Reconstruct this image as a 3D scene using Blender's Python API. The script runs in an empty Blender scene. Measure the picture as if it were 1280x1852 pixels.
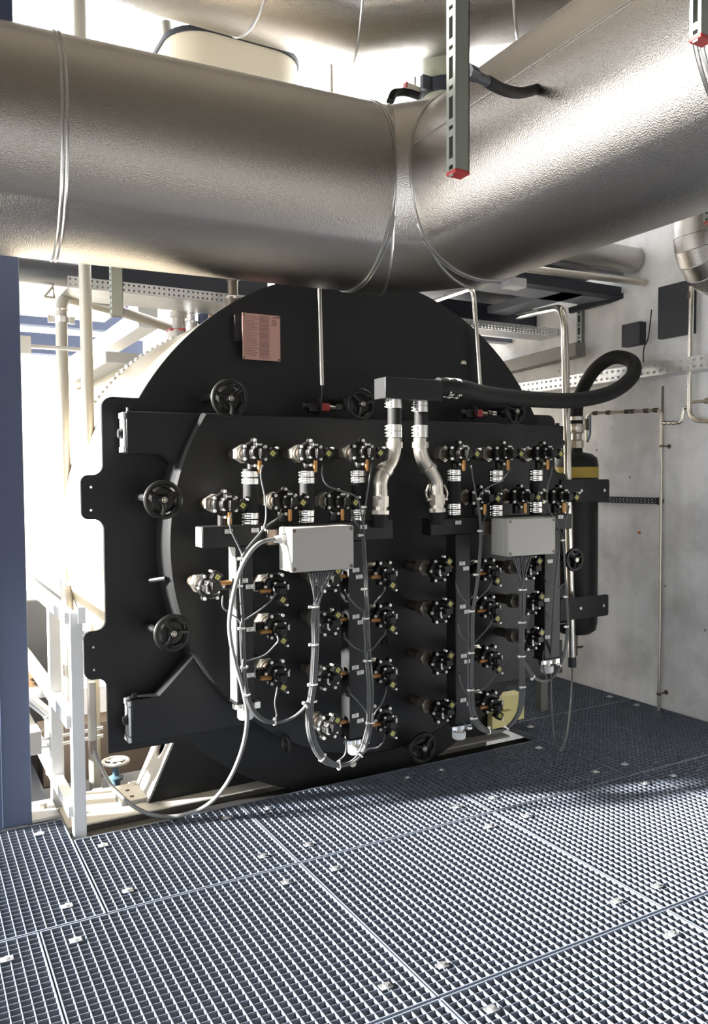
import bpy, math, random
from mathutils import Vector, Matrix
random.seed(7)
SC = bpy.context.scene
COL = SC.collection
PI = math.pi
R = math.radians

# ------------------------------------------------------------------ camera
CAM_LOC = Vector((0, 0, 1.6))
F_PX = 1452.5
YAW, PITCH, ROLL = R(29.243), R(2.526), R(-0.345)
_f = Vector((math.sin(YAW)*math.cos(PITCH), math.cos(YAW)*math.cos(PITCH), -math.sin(PITCH)))
_r = Vector((math.cos(YAW), -math.sin(YAW), 0))
_u = _r.cross(_f)
_r2 = math.cos(ROLL)*_r + math.sin(ROLL)*_u
_u2 = -math.sin(ROLL)*_r + math.cos(ROLL)*_u
cam_d = bpy.data.cameras.new('camera')
cam = bpy.data.objects.new('camera', cam_d)
COL.objects.link(cam)
cam.matrix_world = Matrix(((_r2.x, _u2.x, -_f.x, CAM_LOC.x), (_r2.y, _u2.y, -_f.y, CAM_LOC.y),
                           (_r2.z, _u2.z, -_f.z, CAM_LOC.z), (0, 0, 0, 1)))
cam_d.sensor_fit = 'VERTICAL'
cam_d.sensor_height = 24
cam_d.lens = F_PX/1852*24
cam_d.clip_start = .05
SC.camera = cam

# ------------------------------------------------------------------ light and exposure
world = bpy.data.worlds.new('daylight')
SC.world = world
world.use_nodes = True
wn = world.node_tree.nodes
wn['Background'].inputs[0].default_value = (.92, .96, 1.0, 1)
wn['Background'].inputs[1].default_value = 4.2
sun_d = bpy.data.lights.new('sun', 'SUN')
sun_d.energy = 55
sun_d.angle = R(4)
sun_d.color = (1, .97, .92)
sun = bpy.data.objects.new('sun', sun_d)
COL.objects.link(sun)
SUN_AZ, SUN_EL = R(-73), R(18)      # comes from the back left
_sd = Vector((math.sin(SUN_AZ)*math.cos(SUN_EL), math.cos(SUN_AZ)*math.cos(SUN_EL), math.sin(SUN_EL)))
sun.rotation_euler = _sd.to_track_quat('Z', 'Y').to_euler()
sun.location = (-6, 8, 7)
SC.view_settings.view_transform = 'Standard'
SC.view_settings.look = 'None'
SC.view_settings.gamma = 1
SC.view_settings.use_curve_mapping = False
SC.view_settings.exposure = 0.0

# ------------------------------------------------------------------ helpers
def P(x, y, Y=None, X=None, Z=None):
    """photo measurement (x, y in the 1280x1852 frame) -> world point on the plane y=Y, x=X or z=Z"""
    d = _r2*(x-640) - _u2*(y-926) + _f*F_PX
    if Y is not None: t = (Y-CAM_LOC.y)/d.y
    elif X is not None: t = (X-CAM_LOC.x)/d.x
    else: t = (Z-CAM_LOC.z)/d.z
    return CAM_LOC + d*t

def pw(n, Y):      # width in metres of n photo pixels at depth Y near the frame centre
    return n*Y/math.cos(YAW)/F_PX*1.0

class MB:
    def __init__(s): s.v = []; s.f = []; s.M = Matrix.Identity(4)
    def add(s, vs, fs):
        o = len(s.v)
        s.v += [tuple(s.M @ Vector(v)) for v in vs]
        s.f += [tuple(i+o for i in f) for f in fs]
        return s
    def box(s, a, b):
        (x0, y0, z0), (x1, y1, z1) = a, b
        x0, x1 = min(x0, x1), max(x0, x1); y0, y1 = min(y0, y1), max(y0, y1); z0, z1 = min(z0, z1), max(z0, z1)
        return s.add([(x0,y0,z0),(x1,y0,z0),(x1,y1,z0),(x0,y1,z0),(x0,y0,z1),(x1,y0,z1),(x1,y1,z1),(x0,y1,z1)],
                     [(0,3,2,1),(4,5,6,7),(0,1,5,4),(1,2,6,5),(2,3,7,6),(3,0,4,7)])
    def cbox(s, c, d): return s.box([c[i]-d[i]/2 for i in range(3)], [c[i]+d[i]/2 for i in range(3)])
    def prism(s, poly, y0, y1):        # poly in x,z ; counter-clockwise seen from -y
        n = len(poly)
        vs = [(x, y0, z) for x, z in poly] + [(x, y1, z) for x, z in poly]
        fs = [tuple(range(n)), tuple(range(2*n-1, n-1, -1))]
        for i in range(n):
            j = (i+1) % n
            fs.append((i, i+n, j+n, j))
        return s.add(vs, fs)
    def tube(s, pts, r, n=12, caps=True, radii=None, rot=0):
        pts = [Vector(p) for p in pts]
        m = len(pts)
        T = []
        for i in range(m):
            a = pts[max(i-1, 0)]; b = pts[min(i+1, m-1)]
            d1 = (pts[i]-a).normalized() if i > 0 else None
            d2 = (b-pts[i]).normalized() if i < m-1 else None
            t = (d1+d2) if d1 is not None and d2 is not None else (d1 or d2)
            if t.length < 1e-6: t = d2
            T.append((t.normalized(), d1 if d1 is not None else d2))
        up = Vector((0, 0, 1)) if abs(T[0][0].z) < .9 else Vector((0, 1, 0))
        nrm = (up - T[0][0]*up.dot(T[0][0])).normalized()
        vs = []
        for i in range(m):
            t, d1 = T[i]
            nrm = (nrm - t*nrm.dot(t)).normalized()
            bn = t.cross(nrm)
            rr = radii[i] if radii else r
            k = 1/max(.5, t.dot(d1))          # keep section through a mitre
            kd = (d1 - t*d1.dot(t))
            for j in range(n):
                a = 2*PI*j/n + rot
                o = nrm*math.cos(a) + bn*math.sin(a)
                if kd.length > 1e-5:
                    e = kd.normalized()
                    o = o + e*(o.dot(e))*(k-1)
                vs.append(pts[i] + o*rr)
        fs = []
        for i in range(m-1):
            for j in range(n):
                k = (j+1) % n
                fs.append((i*n+j, i*n+k, (i+1)*n+k, (i+1)*n+j))
        if caps:
            fs.append(tuple(range(n-1, -1, -1)))
            fs.append(tuple((m-1)*n+j for j in range(n)))
        return s.add(vs, fs)
    def cyl(s, a, b, r, n=16, r2=None, rot=0):
        return s.tube([a, b], r, n, True, [r, r if r2 is None else r2], rot)
    def torus(s, c, axis, Rr, r, n=28, m=8, a0=0, a1=2*PI):
        ax = Vector(axis).normalized()
        u = ax.orthogonal().normalized(); w = ax.cross(u)
        full = abs(a1-a0-2*PI) < 1e-6
        pts = n if full else n+1
        vs = []
        for i in range(pts):
            a = a0+(a1-a0)*i/n
            e = u*math.cos(a)+w*math.sin(a)
            for j in range(m):
                b = 2*PI*j/m
                vs.append(Vector(c)+e*(Rr+r*math.cos(b))+ax*(r*math.sin(b)))
        fs = []
        for i in range(n):
            i2 = (i+1) % pts
            for j in range(m):
                k = (j+1) % m
                fs.append((i*m+j, i*m+k, i2*m+k, i2*m+j))
        return s.add(vs, fs)
    def band(s, c, axis, r0, r1, w, n=24):  # flat ring strap: inner r0, outer r1, width w along axis
        ax = Vector(axis).normalized(); u = ax.orthogonal().normalized(); t = ax.cross(u)
        vs = []
        for i in range(n):
            a = 2*PI*i/n; e = u*math.cos(a)+t*math.sin(a)
            for rr, h in ((r0, -.5), (r1, -.5), (r1, .5), (r0, .5)):
                vs.append(Vector(c)+e*rr+ax*(w*h))
        fs = []
        for i in range(n):
            j = (i+1) % n
            for k in range(4):
                l = (k+1) % 4
                fs.append((i*4+k, i*4+l, j*4+l, j*4+k))
        return s.add(vs, fs)
    def lathe(s, prof, c, axis=(0, 0, 1), n=32):   # prof: (radius, height)
        ax = Vector(axis).normalized(); u = ax.orthogonal().normalized(); t = ax.cross(u)
        vs = []; m = len(prof)
        for i in range(n):
            a = 2*PI*i/n; e = u*math.cos(a)+t*math.sin(a)
            for rr, h in prof: vs.append(Vector(c)+e*rr+ax*h)
        fs = []
        for i in range(n):
            j = (i+1) % n
            for k in range(m-1): fs.append((i*m+k, j*m+k, j*m+k+1, i*m+k+1))
        if prof[0][0] > 1e-6: fs.append(tuple(i*m for i in range(n-1, -1, -1)))
        if prof[-1][0] > 1e-6: fs.append(tuple(i*m+m-1 for i in range(n)))
        return s.add(vs, fs)
    def build(s, name, mat, parent=None, bevel=0, smooth=35, link=True):
        me = bpy.data.meshes.new(name)
        me.from_pydata([tuple(v) for v in s.v], [], s.f)
        me.validate()
        import bmesh
        bm = bmesh.new(); bm.from_mesh(me)
        bmesh.ops.recalc_face_normals(bm, faces=bm.faces)
        bm.to_mesh(me); bm.free()
        if mat: me.materials.append(mat)
        if smooth:
            me.shade_smooth()
            me.set_sharp_from_angle(angle=R(smooth))
        o = bpy.data.objects.new(name, me)
        COL.objects.link(o)
        if parent:
            o.parent = parent
            if parent.location.length > 0 or parent.rotation_euler.x or parent.rotation_euler.y or parent.rotation_euler.z:
                if not getattr(s, 'local', False):
                    pm = parent_matrix(parent)
                    o.matrix_parent_inverse = pm.inverted()
        if bevel:
            b = o.modifiers.new('bevel', 'BEVEL')
            b.width = bevel; b.segments = 2; b.limit_method = 'ANGLE'; b.angle_limit = R(40)
        return o

def parent_matrix(o):
    m = Matrix.Translation(o.location) @ o.rotation_euler.to_matrix().to_4x4()
    return m

def thing(name, label, cat, loc=(0, 0, 0), rot=(0, 0, 0), group=None):
    o = bpy.data.objects.new(name, None)
    COL.objects.link(o)
    o.location = loc; o.rotation_euler = rot
    o.empty_display_size = .05
    o['label'] = label; o['category'] = cat
    if group: o['group'] = group
    return o
def tag(o, label, cat, group=None):
    o['label'] = label; o['category'] = cat
    if group: o['group'] = group
    return o
def struct(o):
    o['kind'] = 'structure'
    return o
def smooth_path(pts, k=6):
    pts = [Vector(p) for p in pts]
    if len(pts) < 3: return pts
    out = []
    for i in range(len(pts)-1):
        p0 = pts[max(i-1, 0)]; p1 = pts[i]; p2 = pts[i+1]; p3 = pts[min(i+2, len(pts)-1)]
        for j in range(k):
            t = j/k
            out.append(.5*((2*p1)+(p2-p0)*t+(2*p0-5*p1+4*p2-p3)*t*t+(3*p1-p0-3*p2+p3)*t**3))
    out.append(pts[-1])
    return out
def bend(pts, r, k=6):         # straight runs with rounded corners of radius r
    pts = [Vector(p) for p in pts]
    out = [pts[0]]
    for i in range(1, len(pts)-1):
        a, b, c = pts[i-1], pts[i], pts[i+1]
        d1 = (a-b).normalized(); d2 = (c-b).normalized()
        ang = d1.angle(d2)
        t = min(r/max(math.tan(ang/2), 1e-3), (a-b).length*.49, (c-b).length*.49)
        q0, q1 = b+d1*t, b+d2*t
        for j in range(k+1):
            s = j/k
            out.append((1-s)**2*q0 + 2*s*(1-s)*b + s*s*q1)
    out.append(pts[-1])
    return out
def rrect(x0, z0, x1, z1, r, k=5):
    out = []
    for cx, cz, a in ((x1-r, z0+r, -90), (x1-r, z1-r, 0), (x0+r, z1-r, 90), (x0+r, z0+r, 180)):
        for i in range(k+1):
            t = R(a+90*i/k)
            out.append((cx+r*math.cos(t), cz+r*math.sin(t)))
    return out
def plate_with_holes(name, mat, outer, holes, y0, y1, parent):
    """flat plate in the x-z plane with real holes (outline lists of x,z)"""
    cu = bpy.data.curves.new(name, 'CURVE'); cu.dimensions = '2D'; cu.fill_mode = 'BOTH'
    cu.extrude = (y1-y0)/2
    for loop in [outer]+holes:
        sp = cu.splines.new('POLY'); sp.points.add(len(loop)-1)
        for p, (x, z) in zip(sp.points, loop): p.co = (x, z, 0, 1)
        sp.use_cyclic_u = True
    tmp = bpy.data.objects.new(name+'_tmp', cu)
    COL.objects.link(tmp)
    dg = bpy.context.evaluated_depsgraph_get()
    me = bpy.data.meshes.new_from_object(tmp.evaluated_get(dg))
    bpy.data.objects.remove(tmp)
    me.transform(Matrix.Translation((0, (y0+y1)/2, 0)) @ Matrix.Rotation(R(90), 4, 'X'))
    me.name = name
    me.materials.clear(); me.materials.append(mat)
    o = bpy.data.objects.new(name, me); COL.objects.link(o)
    me.shade_smooth(); me.set_sharp_from_angle(angle=R(30))
    o.parent = parent
    return o
def circ(cx, cz, r, n=16): return [(cx+r*math.cos(2*PI*i/n), cz+r*math.sin(2*PI*i/n)) for i in range(n)]

# ------------------------------------------------------------------ materials
def mat(name, col, rough=.5, metal=0, bump=None, spec=.5, noise=None, coat=0):
    m = bpy.data.materials.new(name); m.use_nodes = True
    nt = m.node_tree; b = nt.nodes['Principled BSDF']
    b.inputs['Base Color'].default_value = (*col, 1)
    b.inputs['Roughness'].default_value = rough
    b.inputs['Metallic'].default_value = metal
    b.inputs['Specular IOR Level'].default_value = spec
    b.inputs['Coat Weight'].default_value = coat
    tc = nt.nodes.new('ShaderNodeTexCoord')
    if noise:      # (scale, amount): mottled colour
        n = nt.nodes.new('ShaderNodeTexNoise'); n.inputs['Scale'].default_value = noise[0]; n.inputs['Detail'].default_value = 6
        nt.links.new(tc.outputs['Object'], n.inputs['Vector'])
        mx = nt.nodes.new('ShaderNodeMix'); mx.data_type = 'RGBA'
        mx.inputs['A'].default_value = (*[c*(1-noise[1]) for c in col], 1)
        mx.inputs['B'].default_value = (*[min(1, c*(1+noise[1])) for c in col], 1)
        nt.links.new(n.outputs['Fac'], mx.inputs['Factor'])
        nt.links.new(mx.outputs['Result'], b.inputs['Base Color'])
    if bump:       # (scale, strength, distance)
        n = nt.nodes.new('ShaderNodeTexNoise'); n.inputs['Scale'].default_value = bump[0]; n.inputs['Detail'].default_value = 3
        nt.links.new(tc.outputs['Object'], n.inputs['Vector'])
        bp = nt.nodes.new('ShaderNodeBump'); bp.inputs['Strength'].default_value = bump[1]; bp.inputs['Distance'].default_value = bump[2]
        nt.links.new(n.outputs['Fac'], bp.inputs['Height'])
        nt.links.new(bp.outputs['Normal'], b.inputs['Normal'])
    return m
M = dict(
    black=mat('black_boiler_paint', (.0085, .0087, .0092), .46, 0, (60, .12, .002), .3),
    blackp=mat('black_plastic', (.007, .0065, .006), .4, 0, None, .3),
    rubber=mat('black_rubber', (.009, .009, .009), .65, 0, (90, .3, .002), .25),
    steel=mat('dark_blue_steel_paint', (.05, .065, .115), .5, 0, None, .4),
    darksteel=mat('dark_steel_paint', (.02, .024, .034), .5),
    clad=mat('stucco_aluminium_cladding', (.42, .40, .378), .26, 1, (230, .5, .003), .5),
    cladr=mat('plain_aluminium_bead', (.44, .43, .42), .3, 1),
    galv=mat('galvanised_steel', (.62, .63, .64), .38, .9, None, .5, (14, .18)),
    strut=mat('dull_galvanised_strut', (.26, .275, .25), .45, .6),
    grate=mat('galvanised_grating', (.18, .205, .25), .40, .4, None, .5, (6, .15)),
    zinc=mat('zinc_plated_metal', (.78, .77, .74), .26, 1),
    bolt=mat('bright_bolt_steel', (.80, .79, .76), .42, .55),
    chrome=mat('polished_pipe_steel', (.72, .69, .63), .2, 1),
    nickel=mat('cast_fitting_metal', (.52, .49, .43), .34, .95, None, .5, (40, .2)),
    brass=mat('brass', (.36, .19, .07), .38, .85),
    bronze=mat('dull_pipe_bronze', (.13, .105, .085), .42, .8),
    beige=mat('beige_sheet', (.66, .60, .47), .4),
    shell=mat('beige_shell_cladding', (.52, .45, .33), .3, .35),
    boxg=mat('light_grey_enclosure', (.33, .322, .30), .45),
    white=mat('white_paint', (.52, .525, .53), .4),
    pipew=mat('cream_painted_pipe', (.36, .34, .30), .38, .3),
    label=mat('white_label', (.62, .62, .60), .5),
    ink=mat('dark_ink', (.03, .03, .03), .6),
    ylab=mat('yellow_green_label', (.55, .52, .12), .5),
    yellow=mat('yellow_band', (.42, .30, .04), .5),
    yelp=mat('pale_yellow_paint', (.72, .66, .30), .5),
    red=mat('red_plastic', (.32, .03, .03), .45),
    pink=mat('salmon_sign_sheet', (.40, .225, .185), .5, 0, None, .5, (3, .08)),
    pinkd=mat('salmon_sign_print', (.13, .06, .05), .55),
    cable=mat('grey_cable_sheath', (.09, .093, .096), .4, 0, None, .3),
    cablel=mat('light_grey_cable_sheath', (.16, .16, .157), .35),
    tie=mat('natural_cable_tie', (.72, .71, .66), .4),
    blueg=mat('blue_green_valve_paint', (.05, .10, .14), .45),
    skid=mat('pale_skid_paint', (.30, .29, .27), .5, 0, None, .5, (5, .12)),
    brown=mat('brown_concrete', (.16, .13, .11), .8),
    orange=mat('pale_orange_sheet', (.75, .50, .30), .6),
    insul=mat('light_grey_insulation', (.40, .39, .375), .6),
)
def concrete():
    m = bpy.data.materials.new('cast_concrete'); m.use_nodes = True
    nt = m.node_tree; b = nt.nodes['Principled BSDF']; N = nt.nodes.new; L = nt.links.new
    b.inputs['Roughness'].default_value = .72
    tc = N('ShaderNodeTexCoord')
    n1 = N('ShaderNodeTexNoise'); n1.inputs['Scale'].default_value = 1.6; n1.inputs['Detail'].default_value = 8; n1.inputs['Roughness'].default_value = .62
    L(tc.outputs['Object'], n1.inputs['Vector'])
    r1 = N('ShaderNodeValToRGB'); e = r1.color_ramp.elements
    e[0].position = .36; e[0].color = (.54, .54, .55, 1); e[1].position = .60; e[1].color = (.84, .845, .86, 1)
    L(n1.outputs['Fac'], r1.inputs['Fac'])
    n2 = N('ShaderNodeTexVoronoi'); n2.inputs['Scale'].default_value = 5.5
    L(tc.outputs['Object'], n2.inputs['Vector'])
    r2 = N('ShaderNodeValToRGB'); e = r2.color_ramp.elements
    e[0].position = .035; e[0].color = (.35, .35, .35, 1); e[1].position = .06; e[1].color = (1, 1, 1, 1)
    L(n2.outputs['Distance'], r2.inputs['Fac'])
    mp = N('ShaderNodeMapping'); mp.inputs['Scale'].default_value = (1, 9, .7)
    L(tc.outputs['Object'], mp.inputs['Vector'])
    n3 = N('ShaderNodeTexNoise'); n3.inputs['Scale'].default_value = 1.3; n3.inputs['Detail'].default_value = 6
    L(mp.outputs['Vector'], n3.inputs['Vector'])
    r3 = N('ShaderNodeValToRGB'); e = r3.color_ramp.elements
    e[0].position = .35; e[0].color = (.93, .93, .93, 1); e[1].position = .6; e[1].color = (1, 1, 1, 1)
    L(n3.outputs['Fac'], r3.inputs['Fac'])
    m1 = N('ShaderNodeMix'); m1.data_type = 'RGBA'; m1.blend_type = 'MULTIPLY'; m1.inputs['Factor'].default_value = 1
    L(r1.outputs['Color'], m1.inputs['A']); L(r2.outputs['Color'], m1.inputs['B'])
    m2 = N('ShaderNodeMix'); m2.data_type = 'RGBA'; m2.blend_type = 'MULTIPLY'; m2.inputs['Factor'].default_value = 1
    L(m1.outputs['Result'], m2.inputs['A']); L(r3.outputs['Color'], m2.inputs['B'])
    L(m2.outputs['Result'], b.inputs['Base Color'])
    bp = N('ShaderNodeBump'); bp.inputs['Strength'].default_value = .2; bp.inputs['Distance'].default_value = .01
    L(n1.outputs['Fac'], bp.inputs['Height']); L(bp.outputs['Normal'], b.inputs['Normal'])
    return m
M['conc'] = concrete()
M['ceil'] = mat('warm_grey_ceiling', (.30, .265, .22), .8, 0, None, .3, (2, .06))
M['dim'] = mat('dim_plaster', (.34, .31, .27), .8, 0, None, .3, (1.2, .1))
M['screed'] = mat('grey_screed', (.10, .096, .09), .6, 0, None, .4, (2, .1))
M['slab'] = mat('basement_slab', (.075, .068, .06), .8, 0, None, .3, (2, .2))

# ------------------------------------------------------------------ the setting
WX = 4.505            # face of the right wall
struct(MB().box((WX, -4, -1.2), (WX+.3, 11, 8)).build('wall_right', M['conc'], smooth=0))
struct(MB().box((-2.6, -4.3, -1.2), (WX+.3, -4, .5)).box((-2.6, -4.3, 1.2), (WX+.3, -4, 8)).box((3, -4.3, .5), (WX+.3, -4, 1.2)).build('wall_front', M['dim'], smooth=0))
struct(MB().box((-2.9, -4.3, -1.2), (-2.6, 1.3, .8)).box((-2.9, -4.3, 2.5), (-2.6, 1.3, 8)).box((-2.9, -4.3, .8), (-2.6, -3, 2.5)).box((-2.9, .7, .8), (-2.6, 1.3, 2.5)).box((-2.9, 5.4, 3.25), (-2.6, 8.2, 6.8)).box((-2.9, 1.3, 4.15), (-2.6, 3.3, 8)).box((-2.9, 3.3, 4.0), (-2.6, 5.4, 8)).box((-2.9, 1.3, 2.45), (-2.6, 3.0, 3.95)).box((-2.9, 3.0, 3.3), (-2.6, 3.95, 3.85)).build('wall_left_sun_blocks', M['dim'], smooth=0))  # out of view; panels added to keep sun off right wall and duct
struct(MB().box((-2.6, -4, -.3), (WX, .95, -.002)).build('floor', M['screed'], smooth=0))
struct(MB().box((2.6, 10.7, -1.2), (WX, 11, 4.6)).build('wall_back', M['conc'], smooth=0))
struct(MB().box((-2.6, -4.3, 7.6), (WX+.3, 9, 7.8)).build('ceiling', M['ceil'], smooth=0))
struct(MB().box((-14, 2.6, -.4), (-1.3, 9.5, -.06)).build('floor', mat('unseen_bounce_ground', (.78, .77, .74), .8), smooth=0))  # unseen pale ground, added to throw glare onto the right duct
struct(MB().box((-5.3, -4.3, -1.4), (WX+.3, 11, -1.2)).build('floor', M['slab'], smooth=0))
# ------------------------------------------------------------------ grating floor
MESH_CACHE = {}
def grid_mesh(w, l):
    key = (round(w, 3), round(l, 3))
    if key in MESH_CACHE: return MESH_CACHE[key]
    h = .032
    g = MB(); g.local = True
    n = max(2, round((w-.006)/.0333))
    for i in range(1, n):
        x = .003+(w-.006)*i/n
        g.box((x-.0013, .003, -h), (x+.0013, l-.003, 0))
    m = max(2, round((l-.006)/.0308))
    for j in range(1, m):
        y = .003+(l-.006)*j/m
        g.box((.003, y-.0008, -h), (w-.003, y+.0008, -.0012))
    fr = MB(); fr.local = True
    t = .0045
    fr.box((0, 0, -h), (t, l, .001)); fr.box((w-t, 0, -h), (w, l, .001))
    fr.box((t, 0, -h), (w-t, t, .001)); fr.box((t, l-t, -h), (w-t, l, .001))
    MESH_CACHE[key] = (g, fr)
    return g, fr
CLIP = MB(); CLIP.local = True
CLIP.box((-.02, -.014, 0), (.02, .014, .003)); CLIP.cyl((0, 0, .003), (0, 0, .009), .009, 12)
GM = {}
clip_o = None
def panel(x0, x1, y0, y1, label, clips=True):
    global clip_o
    g = .003
    w, l = x1-x0-2*g, y1-y0-2*g
    t = thing('floor_grating', label, 'floor grating', (x0+g, y0+g, 0), group='galvanised floor grating panels')
    key = (round(w, 3), round(l, 3))
    if key not in GM:
        a, b = grid_mesh(w, l)
        GM[key] = (a.build('bar_grid', M['grate'], t, smooth=0), b.build('edge_frame', M['grate'], t, smooth=0))
    else:
        for o in GM[key]:
            c = o.copy(); COL.objects.link(c); c.parent = t
    if clips:
        for cx in (.105, w-.105):
            for cy in (.12, l-.12):
                if clip_o is None: c = clip_o = CLIP.build('saddle_clip', M['galv'], t)
                else: c = clip_o.copy(); COL.objects.link(c); c.parent = t
                c.location = (round(cx/.0333)*.0333, cy, .001)
CX = [-.645, .374, 1.39, 2.408, 3.42, WX-.012]
side = ['leftmost', 'second from the left', 'third from the left', 'fourth from the left', 'rightmost']
# two rows in front of the boiler
for rn, y0, y1 in (('in the row nearest the camera', .955, 1.968), ('in the middle row across the room', 1.972, 2.965)):
    for i in range(5):
        panel(CX[i], CX[i+1], y0, y1, 'galvanised floor grating panel %s, %s' % (rn, side[i]))
panel(CX[0], .61, 2.967, 3.915, 'galvanised floor grating panel at the foot of the blue column')
panel(.612, CX[2], 2.967, 3.655, 'galvanised floor grating panel under the white railing post and hanging loop of cable')
panel(CX[2], CX[3], 2.967, 3.655, 'galvanised floor grating panel right below the middle of the boiler door')
panel(CX[3], 3.33, 2.967, 3.655, 'galvanised floor grating panel below the right half of the boiler door')
panel(3.332, WX-.012, 2.967, 3.98, 'dark galvanised floor grating panel between boiler and the foot of the wall conduit')
panel(3.332, WX-.012, 3.982, 4.99, 'galvanised floor grating panel below the black expansion tank')
panel(3.332, WX-.012, 4.992, 6.0, 'galvanised floor grating panel farthest back along the concrete wall')
panel(-.6, .5, 4.05, 5.6, 'galvanised floor grating panel behind the blue column and railing')
# steel under the edges of the pit
def single(name, label, cat, mb, m, bevel=0, group=None, smooth=35):
    return tag(mb.build(name, m, None, bevel, smooth), label, cat, group)
single('support_beam', 'dark steel beam under the front edge of the floor pit', 'steel beam', MB().box((.55, 3.662, -.3), (3.4, 3.862, -.06)), M['rubber'])
single('support_beam', 'dark steel beam under the grating along the left edge of the pit', 'steel beam', MB().box((.515, 3.92, -.2), (.60, 8.5, -.035)), M['darksteel'])

# ------------------------------------------------------------------ boiler
BX, BZ, BR = 2.19, 1.281, 1.399
YP, YD = 3.80, 3.60         # plate face, door face
boiler = thing('boiler', 'large black boiler with a round bolted front door and beige clad shell', 'boiler', (BX, 5.5, -.1))
def adopt(o, parent):
    o.parent = parent
    o.matrix_parent_inverse = parent_matrix(parent).inverted()
    return o
# plate outline: upper circle, shoulders with rounded corners, ears at left, lower circle
def plate_outline():
    xl, xr, zt, zb = .803, 2*BX-.803, 1.975, .31
    pts = []
    def arc(cx, cz, r, a0, a1, k=6):
        for i in range(k+1):
            a = R(a0+(a1-a0)*i/k); pts.append((cx+r*math.cos(a), cz+r*math.sin(a)))
    # big circle, top, from right to left
    at = math.degrees(math.asin((zt-BZ)/BR))
    ab = math.degrees(math.asin((zb-BZ)/BR))
    arc(BX, BZ, BR, at, 180-at, 64)
    arc(xl+.05, zt-.05, .05, 90, 180)
    # left side with two ears
    for e1, e0 in ((1.615, 1.410), (.895, .668)):
        c = .045
        arc(xl-c, e1+c, c, 0, -90)             # fillet into the ear
        arc(.703+.035, e1-.035, .035, 90, 180)
        arc(.703+.035, e0+.035, .035, 180, 270)
        arc(xl-c, e0-c, c, 90, 0)
    pts.append((xl, zb))
    arc(BX, BZ, BR, 180-ab, 360+ab, 64)
    pts.append((xr, zb))
    for e0, e1 in ((.668, .895), (1.410, 1.615)):
        c = .045; xe = 2*BX-.703
        arc(xr+c, e0-c, c, 180, 90)
        arc(xe-.035, e0+.035, .035, -90, 0)
        arc(xe-.035, e1-.035, .035, 0, 90)
        arc(xr+c, e1+c, c, 270, 180)
    arc(xr-.05, zt-.05, .05, 0, 90)
    return pts
holes = []
for px_, py_ in ((165, 881), (165, 923), (169.5, 1171), (170.5, 1212)):
    p = P(px_, py_, YP); holes.append(circ(p.x, p.z, .006, 10)); holes.append(circ(2*BX-p.x, p.z, .006, 10))
adopt(plate_with_holes('front_plate', M['black'], plate_outline(), holes, YP, YP+.025, None), boiler)
MB().tube([(BX, YP+.03, BZ), (BX, 8.2, BZ)], BR-.02, 96).build('shell', M['shell'], boiler)
rim = MB()                      # crimped edge of the shell cladding
n = 220
ring = []
for i in range(n*2):
    a = PI*i/n
    rr = BR-.004 if i % 2 else BR-.028
    ring.append((BX+rr*math.cos(a), BZ+rr*math.sin(a)))
rim.prism(ring, 5.2, 5.27)
rim.build('crimped_joint', M['zinc'], boiler, smooth=0)
# door: disc with a bar across the top and the bottom
DR = 1.148
door = MB()
zc_ = 1.900-BZ              # the disc is cut flat along the top of the upper arm
a_ = math.asin(zc_/DR)
dpts = lambda r_: [(BX+r_*math.cos(PI-a_+(PI+2*a_)*i/120), BZ+r_*math.sin(PI-a_+(PI+2*a_)*i/120)) for i in range(121)]
o_, i_ = dpts(DR), dpts(DR-.012)
nn_ = len(o_)
door.add([(x, YD, z) for x, z in i_]+[(x, YD+.012, z) for x, z in o_]+[(x, YP, z) for x, z in o_],
    [tuple(range(nn_)), tuple(range(3*nn_-1, 2*nn_-1, -1))]+[(k_*nn_+i, k_*nn_+nn_+i, k_*nn_+nn_+(i+1) % nn_, k_*nn_+(i+1) % nn_) for k_ in (0, 1) for i in range(nn_)])
door_o = door.build('door', M['black'], boiler)
xa, xb = .878, 3.508
def arm(z0, z1, zslope, up):
    b = MB()
    # left end height differs from the flare to the disc
    if up: poly = [(xa, z0), (1.04, z0), (1.16, zslope), (1.5, zslope-.05), (3.0, zslope-.05), (3.19, zslope), (3.30, z0), (xb, z0), (xb, z1), (xa, z1)]
    else: poly = [(xa, z0), (xb, z0), (xb, z1), (3.33, z1), (3.19, zslope), (1.17, zslope), (1.005, z1), (xa, z1)]
    return b.prism(poly, YD+.05, YD+.135)
arm(1.71, 1.900, 1.62, True).build('hinge_arm', M['black'], boiler, bevel=.004)
arm(.385, .588, .755, False).build('hinge_arm', M['black'], boiler, bevel=.004)
for z0_, z1_ in ((1.715, 1.895), (.39, .583)):
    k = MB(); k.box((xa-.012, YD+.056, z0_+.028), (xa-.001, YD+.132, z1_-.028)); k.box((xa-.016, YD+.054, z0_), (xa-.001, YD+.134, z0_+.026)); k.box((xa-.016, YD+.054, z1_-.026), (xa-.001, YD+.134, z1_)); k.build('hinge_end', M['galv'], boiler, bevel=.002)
for z in (1.80, .49):
    for xx, s in ((xa, -1), (xb, 1)):
        k = MB()
        k.cyl((xx, YD+.09, z), (xx+s*.012, YD+.09, z), .026, 18)
        k.cyl((xx+s*.012, YD+.09, z), (xx+s*.03, YD+.09, z), .021, 6)
        k.build('hinge_bolt', M['black'], boiler)
        k = MB(); k.cyl((xx+s*-.02, YD+.085, z+.10), (xx+s*-.02, YD+.085, z+.118), .013, 12)
        k.build('hinge_pin', M['black'], boiler)
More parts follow.
